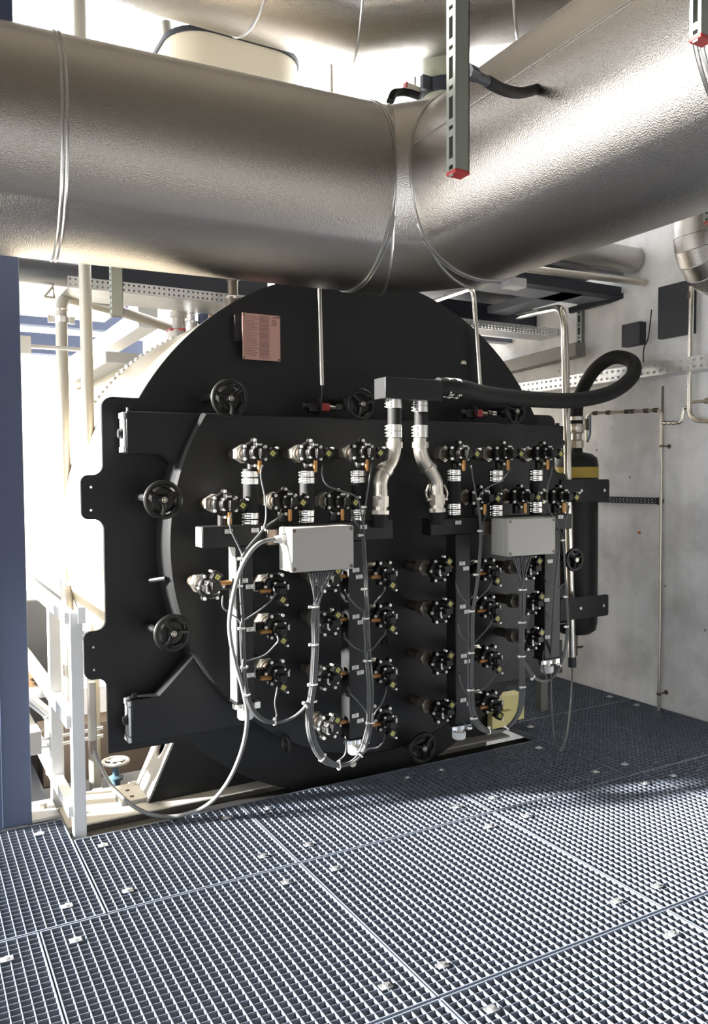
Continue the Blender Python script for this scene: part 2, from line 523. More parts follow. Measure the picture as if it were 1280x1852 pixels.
# clamp hand wheels around the door rim
def clamp_wheel(px_, py_, Y=3.50, r=.082, rot=0):
    c = P(px_, py_, Y)
    w = MB(); w.M = Matrix.Translation(c) @ Matrix.Rotation(R(rot), 4, 'Y')
    w.torus((0, 0, 0), (0, 1, 0), r-.009, .011, 40, 10)
    for k in range(3):
        a = 2*PI*k/3+.5
        q = [(math.cos(a+.0)*.016, -.012, math.sin(a)*.016), (math.cos(a+.25)*.04, -.008, math.sin(a+.25)*.04), (math.cos(a+.15)*(r-.01), 0, math.sin(a+.15)*(r-.01))]
        w.tube(smooth_path(q, 5), .010, 8)
        # web between spokes
        b0 = a+.7
        w.tube(smooth_path([(math.cos(b0)*(r-.012), 0, math.sin(b0)*(r-.012)), (math.cos(b0+.35)*(r-.024), -.003, math.sin(b0+.35)*(r-.024)), (math.cos(b0+.7)*(r-.012), 0, math.sin(b0+.7)*(r-.012))], 4), .009, 8)
    w.lathe([(0, -.004), (.05, -.004), (.062, .006), (.03, .014), (0, .014)], (0, .008, 0), (0, 1, 0), 24)
    w.lathe([(0, -.024), (.018, -.024), (.024, -.012), (.024, .03), (0, .03)], (0, 0, 0), (0, 1, 0), 20)
    wo = w.build('clamp_wheel', M['blackp'], boiler)
    h = MB(); h.torus(c+Vector((0, -.0245, 0)), (0, 1, 0), .0105, .0022, 16, 6)
    h.cyl(c+Vector((0, -.022, 0)), c+Vector((0, -.027, 0)), .006, 10)
    hh = h.build('wheel_nut', M['nickel'], wo)
    s = MB(); s.cyl(c+Vector((0, .02, 0)), (c.x, YP-.02, c.z), .013, 12)
    b = Vector((BX-c.x, 0, BZ-c.z)).normalized()
    e = Vector((c.x, YD+.03, c.z))
    s.tube([e-b*.045, e+b*.03], .02, 8)
    s.tube([(e.x-b.x*.035, e.y, e.z-b.z*.035), (e.x-b.x*.035, YP-.001, e.z-b.z*.035)], .018, 8)
    s.build('clamp_bolt', M['black'], boiler)
for a in ((295, 904, 3.5, .086, 10), (312, 1145, 3.5, .084, 40), (415, 721, 3.5, .088, 0), (653, 731, 3.5, .078, 25), (931, 744, 3.55, .07, 10), (764, 1352, 3.5, .082, 0), (1038, 1012, 3.55, .07, 20)):
    clamp_wheel(*a)
k = MB()       # short locating pin at the left rim, lifting eyes low on the door
k.tube([P(272, 1050, 3.72), P(300, 1046, 3.62)], .011, 8); k.build('locating_pin', M['black'], boiler)
k = MB(); k.torus(P(518, 1345, YD-.03), (1, 0, 0), .04, .007, 20, 8); k.build('lifting_eye', M['black'], boiler)
k = MB(); k.cyl(P(638, 1381, YD-.02), P(638, 1381, YD+.02), .018, 16); k.build('plug', M['nickel'], boiler)
for px_, py_ in ((695, 876), (697, 1160), (838, 656)):
    k = MB(); c = P(px_, py_, YD); k.torus(c+Vector((0, -.01, 0)), (0, 1, 0), .017, .007, 16, 8); k.cyl(c, c+Vector((0, -.014, 0)), .008, 10)
    if py_ != 656: k.build('sight_plug', M['black'], boiler)
k = MB(); c = P(838, 656, YP); k.prism([(c.x-.02, c.z-.008), (c.x+.02, c.z-.008), (c.x+.012, c.z+.01), (c.x-.012, c.z+.01)], YP-.004, YP); k.build('small_stop', M['beige'], boiler)
# straight feet with slanted left side
def foot(x0, lab):
    f = MB()
    # slanted side sheet with an oval hole, then the dark front web
    A0, A1 = P(272, 1443, 4.12), P(345, 1345, 3.98)
    return f
zf = -.03
for sgn in (1, -1):
    def X(v): return BX-sgn*(BX-v)
    lo, hi = 1.03, 1.26          # outer edge at the base and under the shell
    f = MB()
    poly = [(lo, zf), (1.9, zf), (1.9, .2), (hi+.05, .42), (hi-.02, .42)]
    poly = [(X(a), b) for a, b in poly]
    if sgn < 0: poly = poly[::-1]
    f.prism(poly, 3.96, 4.0)
    f.prism(poly, 4.2, 4.24)
    f.build('foot_web', M['black'], boiler)
    s = MB()      # slanted cheek between the webs, with an oval hole made of strips
    t0, t1 = Vector((X(lo), 3.965, zf)), Vector((X(hi-.02), 3.965, .42))
    d = t1-t0; wd = Vector((0, .25, 0)); nn = d.cross(wd).normalized()*.008
    m = 24; inner = []; outer = []
    for i in range(m):
        a = 2*PI*i/m
        inner.append((.5+.19*math.cos(a), .52+.11*math.sin(a)))
        ca, sa = math.cos(a), math.sin(a)
        k = .5/max(abs(ca), abs(sa)); outer.append((.5+ca*k, .5+sa*k))
    def pt(u, v, o): return t0+wd*u+d*v+nn*o
    vs = []
    for o in (-1, 1):
        vs += [pt(u, v, o) for u, v in outer]+[pt(u, v, o) for u, v in inner]
    fs = []
    for i in range(m):
        j = (i+1) % m
        fs += [(i, j, m+j, m+i), (2*m+i, 3*m+i, 3*m+j, 2*m+j), (m+i, m+j, 3*m+j, 3*m+i), (i, 2*m+i, 2*m+j, j)]
    s.add(vs, fs)
    s.build('foot_cheek', M['shell'] if 0 else M['skid'], boiler, smooth=0)
    s = MB(); s.box((X(.90), 3.99, zf), (X(1.06), 4.18, zf+.02)); fo = s.build('foot_plate', M['skid'], boiler, bevel=.003)
    for yy in (4.04, 4.13):
        s = MB(); s.cyl((X(.965), yy, zf+.02), (X(.965), yy, zf+.022), .011, 12); s.build('bolt_hole', M['blackp'], fo)
k = MB(); k.box((.62, 3.868, -.042), (3.28, 4.28, zf)); k.box((.7, 4.0, -.26), (3.2, 4.1, -.042)); single('skid_beam', 'pale grey steel skid beam lying under the boiler feet', 'skid', k, M['skid'], .006)
k = MB(); k.box((.66, 4.9, -.2), (3.2, 5.1, .14)); single('skid_beam', 'brown cross beam of the skid farther back under the boiler', 'skid', k, M['brown'], .004)

# slotted straps and the expansion tank
def strap(z0, z1, lab):
    t = thing('tank_strap', lab, 'bracket', (3.8, 3.79, z0), group='black straps holding the expansion tank')
    k = MB(); k.prism(rrect(3.62, z0, 4.045, z1, .015), YP-.012, YP-.002); k.build('strap_plate', M['black'], t)
    for xx in (3.79, 3.995):
        b = MB(); b.cyl((xx, YP-.012, (z0+z1)/2), (xx, YP-.02, (z0+z1)/2), .011, 6); b.build('bolt', M['zinc'], t)
strap(1.428, 1.572, 'black steel strap across the upper half of the black tank')
strap(.672, .812, 'black steel strap across the lower half of the black tank')
TY, TR = 4.22, .165
tx = (P(1010, 900, TY).x+P(1072, 900, TY).x)/2
tz0, tz1 = P(1040, 1147, TY).z, P(1040, 818, TY).z
tank = thing('expansion_tank', 'black upright cylinder tank with a dull yellow band near the top', 'tank', (tx, TY, tz0))
TR = (P(1072, 900, TY).x-P(1010, 900, TY).x)/2*.92
prof = [(.03, 0), (TR*.7, .012), (TR*.93, .04), (TR, .09), (TR, tz1-tz0-.09), (TR*.93, tz1-tz0-.04), (TR*.7, tz1-tz0-.012), (.045, tz1-tz0), (.04, tz1-tz0+.05)]
MB().lathe(prof, (tx, TY, tz0), n=48).build('tank_body', M['black'], tank)
za, zb_ = P(1050, 864, TY).z, P(1050, 845, TY).z
MB().lathe([(TR+.001, za), (TR+.001, zb_)], (tx, TY, 0), n=48).build('yellow_band', M['yellow'], tank)
k = MB(); k.lathe([(.05, 0), (.05, .05), (.036, .06), (.036, .1), (.05, .11), (.05, .17)], (tx, TY, tz1+.03), n=8); k.build('top_fitting', M['nickel'], tank)
k = MB(); c = P(1040, 1170, TY); k.cyl((c.x, TY, tz0+.01), (c.x, TY, c.z-.06), .017, 10); k.tube([(c.x-.03, TY-.02, c.z), (c.x+.05, TY-.02, c.z)], .009, 8); k.build('drain_valve', M['bronze'], tank)
# ------------------------------------------------------------------ manifolds (square black tubes with labels)
YH0, YH1 = 3.29, 3.375
def sticker(px_, py_, parent, Y=YH0, w=.036, h=.019, tilt=0):
    c = P(px_, py_, Y)
    m = Matrix.Translation((c.x, Y-.0035, c.z)) @ Matrix.Rotation(R(tilt), 4, 'Y')
    k = MB(); k.M = m; k.box((-w/2, 0, -h/2), (w/2, .001, h/2))
    o = k.build('label_sticker', M['label'], parent, smooth=0)
    t = MB(); t.M = m
    for zz, n_, ww in ((.0045, 4, .0034), (-.004, 6, .0026)):
        x = -n_*ww*.62
        for i in range(n_):
            t.box((x, -.0004, zz-.0016), (x+ww*.7, 0, zz+.0016)); x += ww*1.24
    t.build('print', M['ink'], o, smooth=0)
def manifold(lab, hx0, hx1, htop, hbot, verts, stickers, cat='pipe manifold'):
    a = P(hx0, htop[0], YH0); b = P(hx1, htop[1], YH0); z1 = a.z; z0 = P(hx0, hbot, YH0).z
    t = thing('pipe_manifold', lab, cat, ((a.x+b.x)/2, 3.33, z0))
    k = MB(); k.box((a.x, YH0, z0), (b.x, YH1, z1)); k.build('cross_tube', M['black'], t, bevel=.004)
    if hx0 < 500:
        k = MB(); k.box((a.x-.004, YH0+.004, z0+.004), (a.x-.0005, YH1-.004, z1-.004)); k.build('end_plate_or_sunlit_end', M['boxg'], t)  # pale sheet gives the black tube end its sunlit look by colour
        q = P(430, 1272, YH0); k = MB(); k.box((q.x-.003, YH0+.004, q.z+.004), (q.x-.0005, YH1-.004, z0-.004)); k.build('sunlit_side', M['boxg'], t)  # sunlight on the black down tube's left face, put in as pale colour
    for (x0, x1, ybot, capdx) in verts:
        q0 = P(x0, ybot, YH0); q1 = P(x1, ybot, YH0)
        k = MB(); k.box((q0.x, YH0-.001, q0.z), (q1.x, YH1-.002, z0)); v = k.build('down_tube', M['black'], t, bevel=.004)
        k = MB(); k.box((q0.x-.006, YH0-.006, q0.z-.006), (q1.x+.006, YH1, q0.z)); k.build('end_plate_or_sunlit_end', M['black'], v)
        cx, cz = (q0.x+q1.x)/2+capdx, q0.z
        k = MB(); k.cyl((cx, 3.325, cz-.002), (cx, 3.325, cz-.045), .026, 20); k.build('outlet_neck', M['nickel'], v)
        k = MB(); k.band((cx, 3.325, cz-.02), (0, 0, 1), .026, .034, .02); k.box((cx-.06, 3.30, cz-.03), (cx-.03, 3.33, cz-.01)); k.box((cx+.03, 3.285, cz-.034), (cx+.055, 3.32, cz-.006))
        k.build('outlet_clamp', M['zinc'], v)
        k = MB(); k.lathe([(0, -.085), (.030, -.085), (.036, -.078), (.036, -.045), (0, -.045)], (cx, 3.325, cz), n=24); k.build('outlet_cap', M['white'], v)
    for s in stickers: sticker(s[0], s[1], t, tilt=s[2] if len(s) > 2 else 0)
    return t
man_l = manifold('black square tube manifold on the left half of the boiler door', 366, 711, (953, 949), 992,
    [(430, 460, 1272, .01), (632, 665, 1338, 0)],
    [(413, 961), (461, 959), (441, 1050), (451, 1061), (452, 1138), (452, 1221), (643, 1031, -3), (649, 1043, -3), (643, 1115, -3), (652, 1125, -3), (642, 1207, -3), (651, 1216, -3), (642, 1294, -3), (651, 1303, -3), (657, 953)])
man_r = manifold('black square tube manifold on the right half of the boiler door', 779, 1034, (939, 927), 969,
    [(824, 850, 1312, 0), (984, 1012, 1193, -.005)],
    [(828, 945), (835, 1019), (842, 1028), (836, 1097), (844, 1106), (838, 1186), (844, 1196), (837, 1266), (849, 1272), (1013, 935), (994, 1015), (988, 1085), (989, 1152)])
# metal bracket left of each box
for px0, px1, py0, py1, t in ((482, 506, 957, 985, man_l), (872, 890, 944, 966, man_r)):
    a, b = P(px0, py0, YH0-.02), P(px1, py1, YH0-.02)
    k = MB(); k.box((a.x, YH0-.03, b.z), (b.x+.06, YH0-.001, a.z)); k.build('box_bracket', M['bronze'], t, bevel=.003)

# ------------------------------------------------------------------ diaphragm valves with solenoid, copied
def valve_parts():
    out = []
    def part(name, mb, m, parent_i=None, bevel=0):
        mb.local = True
        out.append((name, mb, M[m], parent_i, bevel))
        return len(out)-1
    k = MB(); k.cyl((0, .29, 0), (0, .03, 0), .026, 18); part('inlet_pipe', k, 'bronze')
    k = MB(); k.cyl((0, .175, 0), (0, .125, 0), .043, 6); k.cyl((0, .185, 0), (0, .11, 0), .034, 20); part('coupling_nut', k, 'nickel')
    k = MB()
    k.lathe([(0, .075), (.034, .07), (.045, .05), (.047, .03), (.052, .03), (.054, .022), (.054, .004), (.052, 0), (.046, -.004), (.04, -.006), (0, -.006)], (0, 0, 0), (0, 1, 0), 36)
    for i in range(6):
        a = R(60*i+30)
        k.cyl((.056*math.cos(a), .026, .056*math.sin(a)), (.056*math.cos(a), .0, .056*math.sin(a)), .011, 12)
    k.cyl((0, .035, -.02), (0, .035, -.092), .023, 20)
    body = part('valve_body', k, 'blackp')
    k = MB()
    k.lathe([(0, -.042), (.028, -.042), (.034, -.036), (.036, -.006), (0, -.006)], (.004, 0, .0), (0, 1, 0), 28)
    for i in range(4):
        a = R(90*i+45); k.cyl((.004+.031*math.cos(a), -.004, .031*math.sin(a)), (.004+.031*math.cos(a), -.035, .031*math.sin(a)), .009, 10)
    k.box((-.002, -.075, -.016), (.03, -.04, .018)); k.box((-.012, -.05, .02), (.014, -.008, .045))
    part('bonnet', k, 'blackp', None, .002)
    for i in range(6):
        a = R(60*i+30); x, z = .056*math.cos(a), .056*math.sin(a)
        k = MB(); k.cyl((x, .002, z), (x, -.0075, z), .0075, 10); k.cyl((x, -.0075, z), (x, -.011, z), .0045, 8); part('flange_bolt', k, 'bolt', body)
    for i in range(4):
        a = R(90*i+45); x, z = .004+.031*math.cos(a), .031*math.sin(a)
        k = MB(); k.cyl((x, -.034, z), (x, -.041, z), .0058, 10); part('bonnet_bolt', k, 'bolt', body)
    k = MB(); k.box((-.012, -.052, .031), (.012, -.0505, .039)); part('name_plate', k, 'label', body)
    k = MB(); k.cyl((.016, -.012, -.035), (.016, -.012, -.086), .0105, 14); k.cyl((.016, -.012, -.086), (.016, -.012, -.09), .007, 12); part('brass_solenoid', k, 'brass')
    # plug connector: turned square block with bevelled nose
    k = MB(); k.M = Matrix.Translation((.052, -.062, -.004)) @ Matrix.Rotation(R(38), 4, 'Y')
    k.box((-.020, -.016, -.020), (.020, .020, .020)); k.cyl((-.012, 0, -.02), (-.030, 0, -.05), .008, 10)
    con = part('plug_connector', k, 'blackp', None, .003)
    k = MB(); k.M = Matrix.Translation((.052, -.062, -.004)) @ Matrix.Rotation(R(38), 4, 'Y')
    k.box((-.010, -.0172, -.010), (.010, -.0162, .010)); part('connector_label', k, 'ylab', con)
    k = MB(); k.M = Matrix.Translation((.052, -.062, -.004)) @ Matrix.Rotation(R(38), 4, 'Y')
    for xx in (-.005, 0, .005): k.box((xx-.0012, -.0176, -.006), (xx+.0012, -.0171, .006))
    part('connector_print', k, 'ink', con)
    k = MB(); k.cyl((.078, -.05, .02), (.078, -.074, .02), .0055, 10); part('connector_screw', k, 'bolt', con)
    return out
VP = valve_parts(); VM = {}
def valve(px_, py_, rot, label, Y=3.33):
    c = P(px_, py_, Y)
    t = thing('solenoid_valve', label, 'valve', c, (0, R(rot), 0), 'black solenoid diaphragm valves on the boiler door')
    made = []
    for i, (name, mb, m, pi, bev) in enumerate(VP):
        par = t if pi is None else made[pi]
        if i not in VM: o = mb.build(name, m, par, bev); VM[i] = o
        else:
            o = VM[i].copy(); COL.objects.link(o); o.parent = par
        made.append(o)
    return t
ordn = ['topmost', 'second from the top', 'third from the top', 'lowest']
vtop = [(461, 819, 'black solenoid valve with shiny outline at the left end of the top row'),
        (562, 819, 'black solenoid valve in the middle of the top left row'),
        (656, 818, 'black solenoid valve in the top row just left of the galvanised elbows'),
        (831, 820, 'black solenoid valve in the top row just right of the galvanised elbows'),
        (911, 820, 'black solenoid valve in the middle of the top right row'),
        (983, 820, 'black solenoid valve at the right end of the top row')]
vmid = [(407, 912, 'black solenoid valve standing on the left end of the left manifold'),
        (516, 907, 'black solenoid valve above the left edge of the left grey box'),
        (611, 907, 'black solenoid valve above the right part of the left grey box'),
        (869, 900, 'black solenoid valve left of the right grey box, below the top row'),
        (942, 898, 'black solenoid valve right above the right grey box'),
        (1012, 898, 'black solenoid valve in front of the black tank strap, above the right grey box')]
for x, y, l in vtop+vmid: valve(x, y, 0, l)
valve(381, 1062, -90, 'black solenoid valve hanging left of the leftmost square tube')
for i, (x, y) in enumerate(((500, 1060), (501, 1133), (501, 1216))): valve(x, y, 90, 'black solenoid valve on the right of the leftmost square tube, %s' % ['topmost', 'middle one of three', 'lowest'][i])
for i, (x, y) in enumerate(((596, 1050), (596, 1128), (596, 1226), (595, 1315))): valve(x, y, -90, 'black solenoid valve right of the left hanging cable bundle, %s there' % ordn[i])
for i, (x, y) in enumerate(((696, 1036), (696, 1113), (696, 1213), (696, 1300))): valve(x, y, 90, 'black solenoid valve right of the second square tube, %s there' % ordn[i])
for i, (x, y) in enumerate(((795, 1032), (797, 1107), (798, 1199), (800, 1287))): valve(x, y, -90, 'black solenoid valve left of the third square tube, %s there' % ordn[i])
for i, (x, y) in enumerate(((884, 1030), (884, 1097), (887, 1187), (888, 1270))): valve(x, y, 90, 'black solenoid valve right of the third square tube, %s there' % ordn[i])
for i, (x, y) in enumerate(((957, 1030), (961, 1093), (961, 1157))): valve(x, y, -90, 'black solenoid valve left of the rightmost square tube, %s there' % ['topmost', 'middle', 'lowest'][i])

# ------------------------------------------------------------------ hose clamps and rubber connectors under the top row
def hose_clamp(c, axis, r, parent, w=.024, screw=(-1, 0, 0)):
    k = MB(); ax = Vector(axis); sc = Vector(screw)
    k.band(c, ax, r, r+.0022, w, 28)
    t = ax.cross(sc)
    b = Vector(c)+sc*(r+.001)
    for q in (-.011, .011):
        k.cyl(b+t*q-ax*w*.42, b+t*q+ax*w*.42, .0045, 8)
    for q in (-.25, .25):
        k.cyl(b-t*.02+ax*w*q+sc*.002, b+t*.02+ax*w*q+sc*.002, .0028, 8)
        k.cyl(b-t*.024+ax*w*q+sc*.002, b-t*.019+ax*w*q+sc*.002, .005, 6)
    return k.build('hose_clamp', M['zinc'], parent)
for x, yt, yb, l in ((453, 864, 939, 'short black rubber connector with clamps under the leftmost top valve'),
                  (555, 863, 934, 'short black rubber connector with clamps above the middle of the left grey box'),
                  (648, 862, 932, 'short black rubber connector with clamps above the right edge of the left grey box'),
                  (821, 860, 921, 'short black rubber connector with clamps right of the right galvanised elbow'),
                  (897, 861, 923, 'short black rubber connector with clamps above the left edge of the right grey box'),
                  (969, 860, 917, 'short black rubber connector with clamps above the right part of the right grey box')):
    Yc = 3.345
    a, b = P(x, yt, Yc), P(x, yb, Yc)
    t = thing('rubber_connector', l, 'hose', (a.x, Yc, b.z), group='short rubber connectors between valves and manifolds')
    zt = P(x, 848, Yc).z; zm = P(x, 953, Yc).z
    r = .0345
    k = MB(); k.cyl((a.x, Yc, zt), (a.x, Yc, zm), r, 28); k.build('hose', M['rubber'], t)
    for z in (a.z+.0155, a.z-.0155, b.z+.0155, b.z-.0155): hose_clamp((a.x, Yc, z), (0, 0, 1), r, t, .0255, Vector((-.75, -.66, 0)).normalized())

# ------------------------------------------------------------------ distribution box, its two hoses, galvanised elbows, big hose
YB = 3.22
a, b = P(697, 681, YB), P(803, 722, YB)
dz = P(697, 720, YB).z
dist = thing('distribution_box', 'dark square distribution box above the two clamped hoses', 'pipe manifold', (a.x, YB, dz))
k = MB(); k.box((a.x, YB, dz), (P(800, 690, YB).x, YB+.105, a.z)); k.build('box_tube', M['black'], dist, bevel=.003)
def hose_and_elbow(xs, top, clamps, path, cam_c, r, lab, lab2, mirror, Yc):
    p0 = P(xs, top, Yc)
    zs = [P(xs, c, Yc).z for c in clamps]
    t = thing('rubber_hose', lab, 'hose', (p0.x, Yc, zs[-1]-.02), group='short black hoses under the distribution box')
    k = MB(); k.cyl((p0.x, Yc, dz+.002), (p0.x, Yc, zs[-1]-.035), r, 24); k.build('hose', M['rubber'], t)
    for z in zs: hose_clamp((p0.x, Yc, z), (0, 0, 1), r, t, .03, Vector((-1, -.15, 0)).normalized())
    e = thing('pipe_elbow', lab2, 'pipe fitting', (p0.x, Yc, zs[-1]-.05))
    pts = [P(x, y, Yc) for x, y in path]
    pp = smooth_path(pts, 8)
    k = MB(); k.tube(pp, .0345, 24); k.build('elbow_pipe', M['nickel'], e)
    # collars where the fittings meet
    for (x, y, dx, dy) in cam_c['collars']:
        c = P(x, y, Yc); d = (P(x+dx, y+dy, Yc)-c).normalized()
        k = MB(); k.cyl(c-d*.014, c+d*.014, .041, 24); k.build('collar', M['nickel'], e)
    # cam lock coupling
    c0, c1 = P(*cam_c['top'], Yc), P(*cam_c['bot'], Yc)
    k = MB(); k.cyl(c0, c1, .036, 20); k.cyl(c0.lerp(c1, .25), c0.lerp(c1, .68), .041, 8); k.cyl(c0.lerp(c1, .84), c1, .044, 8)
    k.build('coupling', M['nickel'], e)
    for s in cam_c['levers']:
        m0 = c0.lerp(c1, .45)+Vector((s[0]*.052, s[1]*.052, 0))
        k = MB(); k.tube(smooth_path([m0, m0+Vector((s[0]*.012, s[1]*.012, .03)), c0+Vector((s[0]*.045, s[1]*.045, .02))], 4), .006, 8)
        k.cyl(m0-Vector((s[0]*.02, s[1]*.02, 0)), m0+Vector((s[0]*.01, s[1]*.01, 0)), .011, 10)
        k.build('cam_lever', M['nickel'], e)
    k = MB(); k.cyl(c1, (c1.x, Yc, P(640, 955, YH0).z), .039, 20); k.build('rubber_sleeve', M['rubber'], e)
hose_and_elbow(713, 716, (722, 733, 774, 786), [(712, 793), (712, 815), (706, 836), (694, 854), (688, 872), (688, 890)],
    dict(collars=[(712, 805, 0, 10), (696, 850, -9, 12)], top=(688, 886), bot=(687, 930), levers=[(-.5, -.87), (.5, .87)]), .033,
    'left short black hose with four bright clamps under the distribution box', 'galvanised double elbow with cam coupling leaning left', 1, 3.27)
hose_and_elbow(761, 716, (728, 740, 775, 786), [(760, 793), (760, 815), (766, 834), (778, 852), (788, 872), (789, 885)],
    dict(collars=[(760, 805, 0, 10), (775, 848, 8, 11)], top=(789, 884), bot=(790, 926), levers=[(-1, 0), (1, 0)]), .033,
    'right short black hose with four bright clamps under the distribution box', 'galvanised double elbow with cam coupling leaning right', -1, 3.29)
big = thing('hose', 'thick black hose looping from the distribution box over to the black tank', 'hose', (2.5, 3.3, 1.9))
xb0 = P(800, 700, YB+.05)
hp = [xb0-Vector((.03, 0, 0)), xb0+Vector((.12, .0, -.004)), P(880, 714, 3.36), P(960, 722, 3.52), P(1040, 724, 3.62), P(1104, 710, 3.64), P(1142, 682, 3.68),
      P(1143, 655, 3.76), P(1112, 646, 3.90), P(1080, 664, 4.04), P(1056, 698, 4.16), P(1043, 735, 4.22), P(1041, 770, 4.22)]
hp[-1] = Vector((tx, TY, hp[-1].z)); hp[-2] = Vector((tx+.003, TY, hp[-2].z))
hs = smooth_path(hp, 8)
k = MB(); k.tube(hs, .046, 24); k.build('hose_body', M['rubber'], big)
for q in (.062, .108):
    hose_clamp(xb0+Vector((q-.03, .0, -.002)), (1, 0, 0), .0475, big, .026, Vector((0, -.4, -.92)).normalized())
for py_ in (757, 775):
    hose_clamp((tx, TY, P(1041, py_, TY).z), (0, 0, 1), .048, big, .026, (1, 0, 0))

# ------------------------------------------------------------------ grey junction boxes
YJ = 3.105
def jbox(x0, x1, y0, y1, lab, gland):
    a, b = P(x0, y0, YJ), P(x1, y1, YJ)
    zt = a.z; zb = P(x0, y1, YJ).z
    t = thing('junction_box', lab, 'junction box', (a.x, YJ, zb), group='light grey junction boxes')
    k = MB(); k.box((a.x, YJ+.03, zb), (b.x, YJ+.135, zt)); k.build('box_base', M['boxg'], t, bevel=.006)
    k = MB(); k.box((a.x-.001, YJ, zb-.001), (b.x+.001, YJ+.029, zt+.001)); lid = k.build('box_lid', M['boxg'], t, bevel=.006)
    for xx in (a.x+.013, b.x-.013):
        for zz in (zb+.013, zt-.013):
            k = MB(); k.cyl((xx, YJ-.001, zz), (xx, YJ+.006, zz), .0085, 14); s = k.build('lid_screw', M['bronze'], lid)
    # row of cable glands under the box
    for i in range(9):
        gx = a.x+.10+(b.x-a.x-.16)*i/8 if x0 < 700 else a.x+.09+(b.x-a.x-.16)*i/8
        k = MB(); k.cyl((gx, YJ+.07, zb+.002), (gx, YJ+.07, zb-.016), .0075, 8); k.build('cable_gland', M['blackp'], t)
    if gland:
        c = P(507, 975, YJ+.07); c.x = a.x
        k = MB(); k.cyl((c.x, c.y, c.z), (c.x-.02, c.y, c.z), .022, 8); k.cyl((c.x-.02, c.y, c.z), (c.x-.045, c.y, c.z), .019, 16, .014); k.build('side_gland', M['insul'], t)
    return a, b, zb
JL = jbox(527, 640, 955, 1036, 'light grey junction box on the left half of the boiler door', True)
JR = jbox(919, 1004, 939, 1007, 'light grey junction box on the right half of the boiler door', False)

# ------------------------------------------------------------------ cable harnesses
YC = 3.20
def offs(n, d):
    out = [(0, 0)]
    ring = 1
    while len(out) < n:
        for i in range(6*ring):
            a = 2*PI*i/(6*ring)
            out.append((d*ring*math.cos(a), d*ring*math.sin(a)))
        ring += 1
    return out[:n]
def harness(lab, box, fan, trunk, loops, ties, seg):
    a, b, zb = box
    t = thing('cable_harness', lab, 'cables', (a.x, YC, zb-.8))
    cr = .0037
    tot = sum(len(l['branches']) for l in loops)
    of = offs(tot, cr*2.05)
    i = 0
    for l in loops:
        for (j, br) in l['branches']:      # j: how far along the loop the branch leaves
            u, v = of[i]
            gi = i/(tot-1)
            p = [Vector((a.x+fan[0]+(fan[1]-fan[0])*gi, YJ+.07+(.012 if i % 2 else -.012), zb-.012))]
            body = [P(x, y, YC) for x, y in trunk]+[P(x, y, YC) for x, y in l['path'][:j]]
            for m_, q in enumerate(body):
                p.append(q+Vector((u, v*.8, u*.3)))
            q = [P(x, y, YC+.012-.004*e) for e, (x, y) in enumerate(br)]
            p += q[:-1]
            p.append(P(br[-1][0], br[-1][1], 3.262))
            k = MB(); k.tube(smooth_path(p, 5), cr, 8); k.build('cable', M['cable'], t)
            i += 1
    # ties: around what is there
    allp = [P(x, y, YC) for x, y in trunk]
    for (x, y, r, ax) in ties:
        c = P(x, y, YC)
        k = MB(); k.band(c, ax, r, r+.0022, .007, 18); e = Vector(ax).cross(Vector((0, 1, 0))).normalized()
        k.cbox(c+e*(r+.003)+Vector((0, -.004, 0)), (.011, .011, .011)); k.build('cable_tie', M['tie'], t)
    return t
Z_, D1, D2, X_ = (0, 0, 1), (.7, 0, .7), (-.7, 0, .7), (1, 0, 0)
loopL = dict(path=[(554, 1275), (525, 1300), (490, 1307), (461, 1290), (446, 1255), (440, 1195), (438, 1130), (434, 1060), (437, 1010)], branches=[
    (9, [(452, 985), (474, 958), (481, 935), (479, 900), (472, 865), (472, 850), (475, 842)]),
    (9, [(455, 984), (482, 952), (503, 936), (508, 922)]),
    (9, [(432, 990), (418, 960), (415, 942), (418, 932)]),
    (7, [(420, 1112), (404, 1100), (402, 1086), (403, 1078)]),
    (7, [(445, 1120), (470, 1103), (490, 1086), (497, 1074), (494, 1062)]),
    (6, [(448, 1195), (478, 1185), (496, 1168), (503, 1158), (500, 1148)]),
    (3, [(500, 1295), (497, 1272), (500, 1252), (502, 1240)])])
loopLd = dict(path=[(561, 1275), (560, 1315), (573, 1357), (598, 1381), (628, 1382), (653, 1362), (667, 1318), (669, 1240), (664, 1180), (661, 1110), (658, 1040), (653, 968)], branches=[
    (12, [(654, 935), (645, 900), (620, 889), (592, 878), (582, 858), (583, 842)]),
    (12, [(660, 920), (666, 880), (670, 850), (672, 838)]),
    (12, [(643, 945), (637, 932), (634, 922)]),
    (10, [(655, 1105), (640, 1092), (627, 1076), (624, 1066)]),
    (9, [(656, 1178), (640, 1170), (625, 1155), (622, 1145)]),
    (7, [(664, 1292), (648, 1270), (634, 1255), (629, 1243)]),
    (4, [(617, 1372), (625, 1360), (626, 1340), (624, 1332)]),
    (10, [(668, 1100), (682, 1085), (694, 1070), (697, 1060)]),
    (9, [(672, 1175), (685, 1160), (695, 1148), (698, 1138)]),
    (7, [(678, 1290), (690, 1272), (697, 1254), (699, 1242)]),
    (6, [(665, 1355), (682, 1352), (692, 1342), (696, 1328)])])
tiesL = [(568, 1097, .021, Z_), (568, 1165, .02, Z_), (566, 1237, .02, Z_), (567, 1268, .014, Z_), (552, 1276, .014, (.7, 0, .5)), (496, 1306, .013, X_), (447, 1256, .013, (-.2, 0, 1)),
         (443, 1206, .012, Z_), (438, 1136, .011, Z_), (434, 1060, .010, Z_), (437, 1010, .010, Z_), (478, 957, .008, D1), (582, 1371, .016, (.7, 0, -.6)), (612, 1385, .017, X_), (650, 1365, .017, D1),
         (670, 1306, .018, Z_), (665, 1194, .016, Z_), (662, 1118, .013, Z_), (659, 1065, .011, Z_), (653, 968, .009, Z_), (659, 917, .008, Z_)]
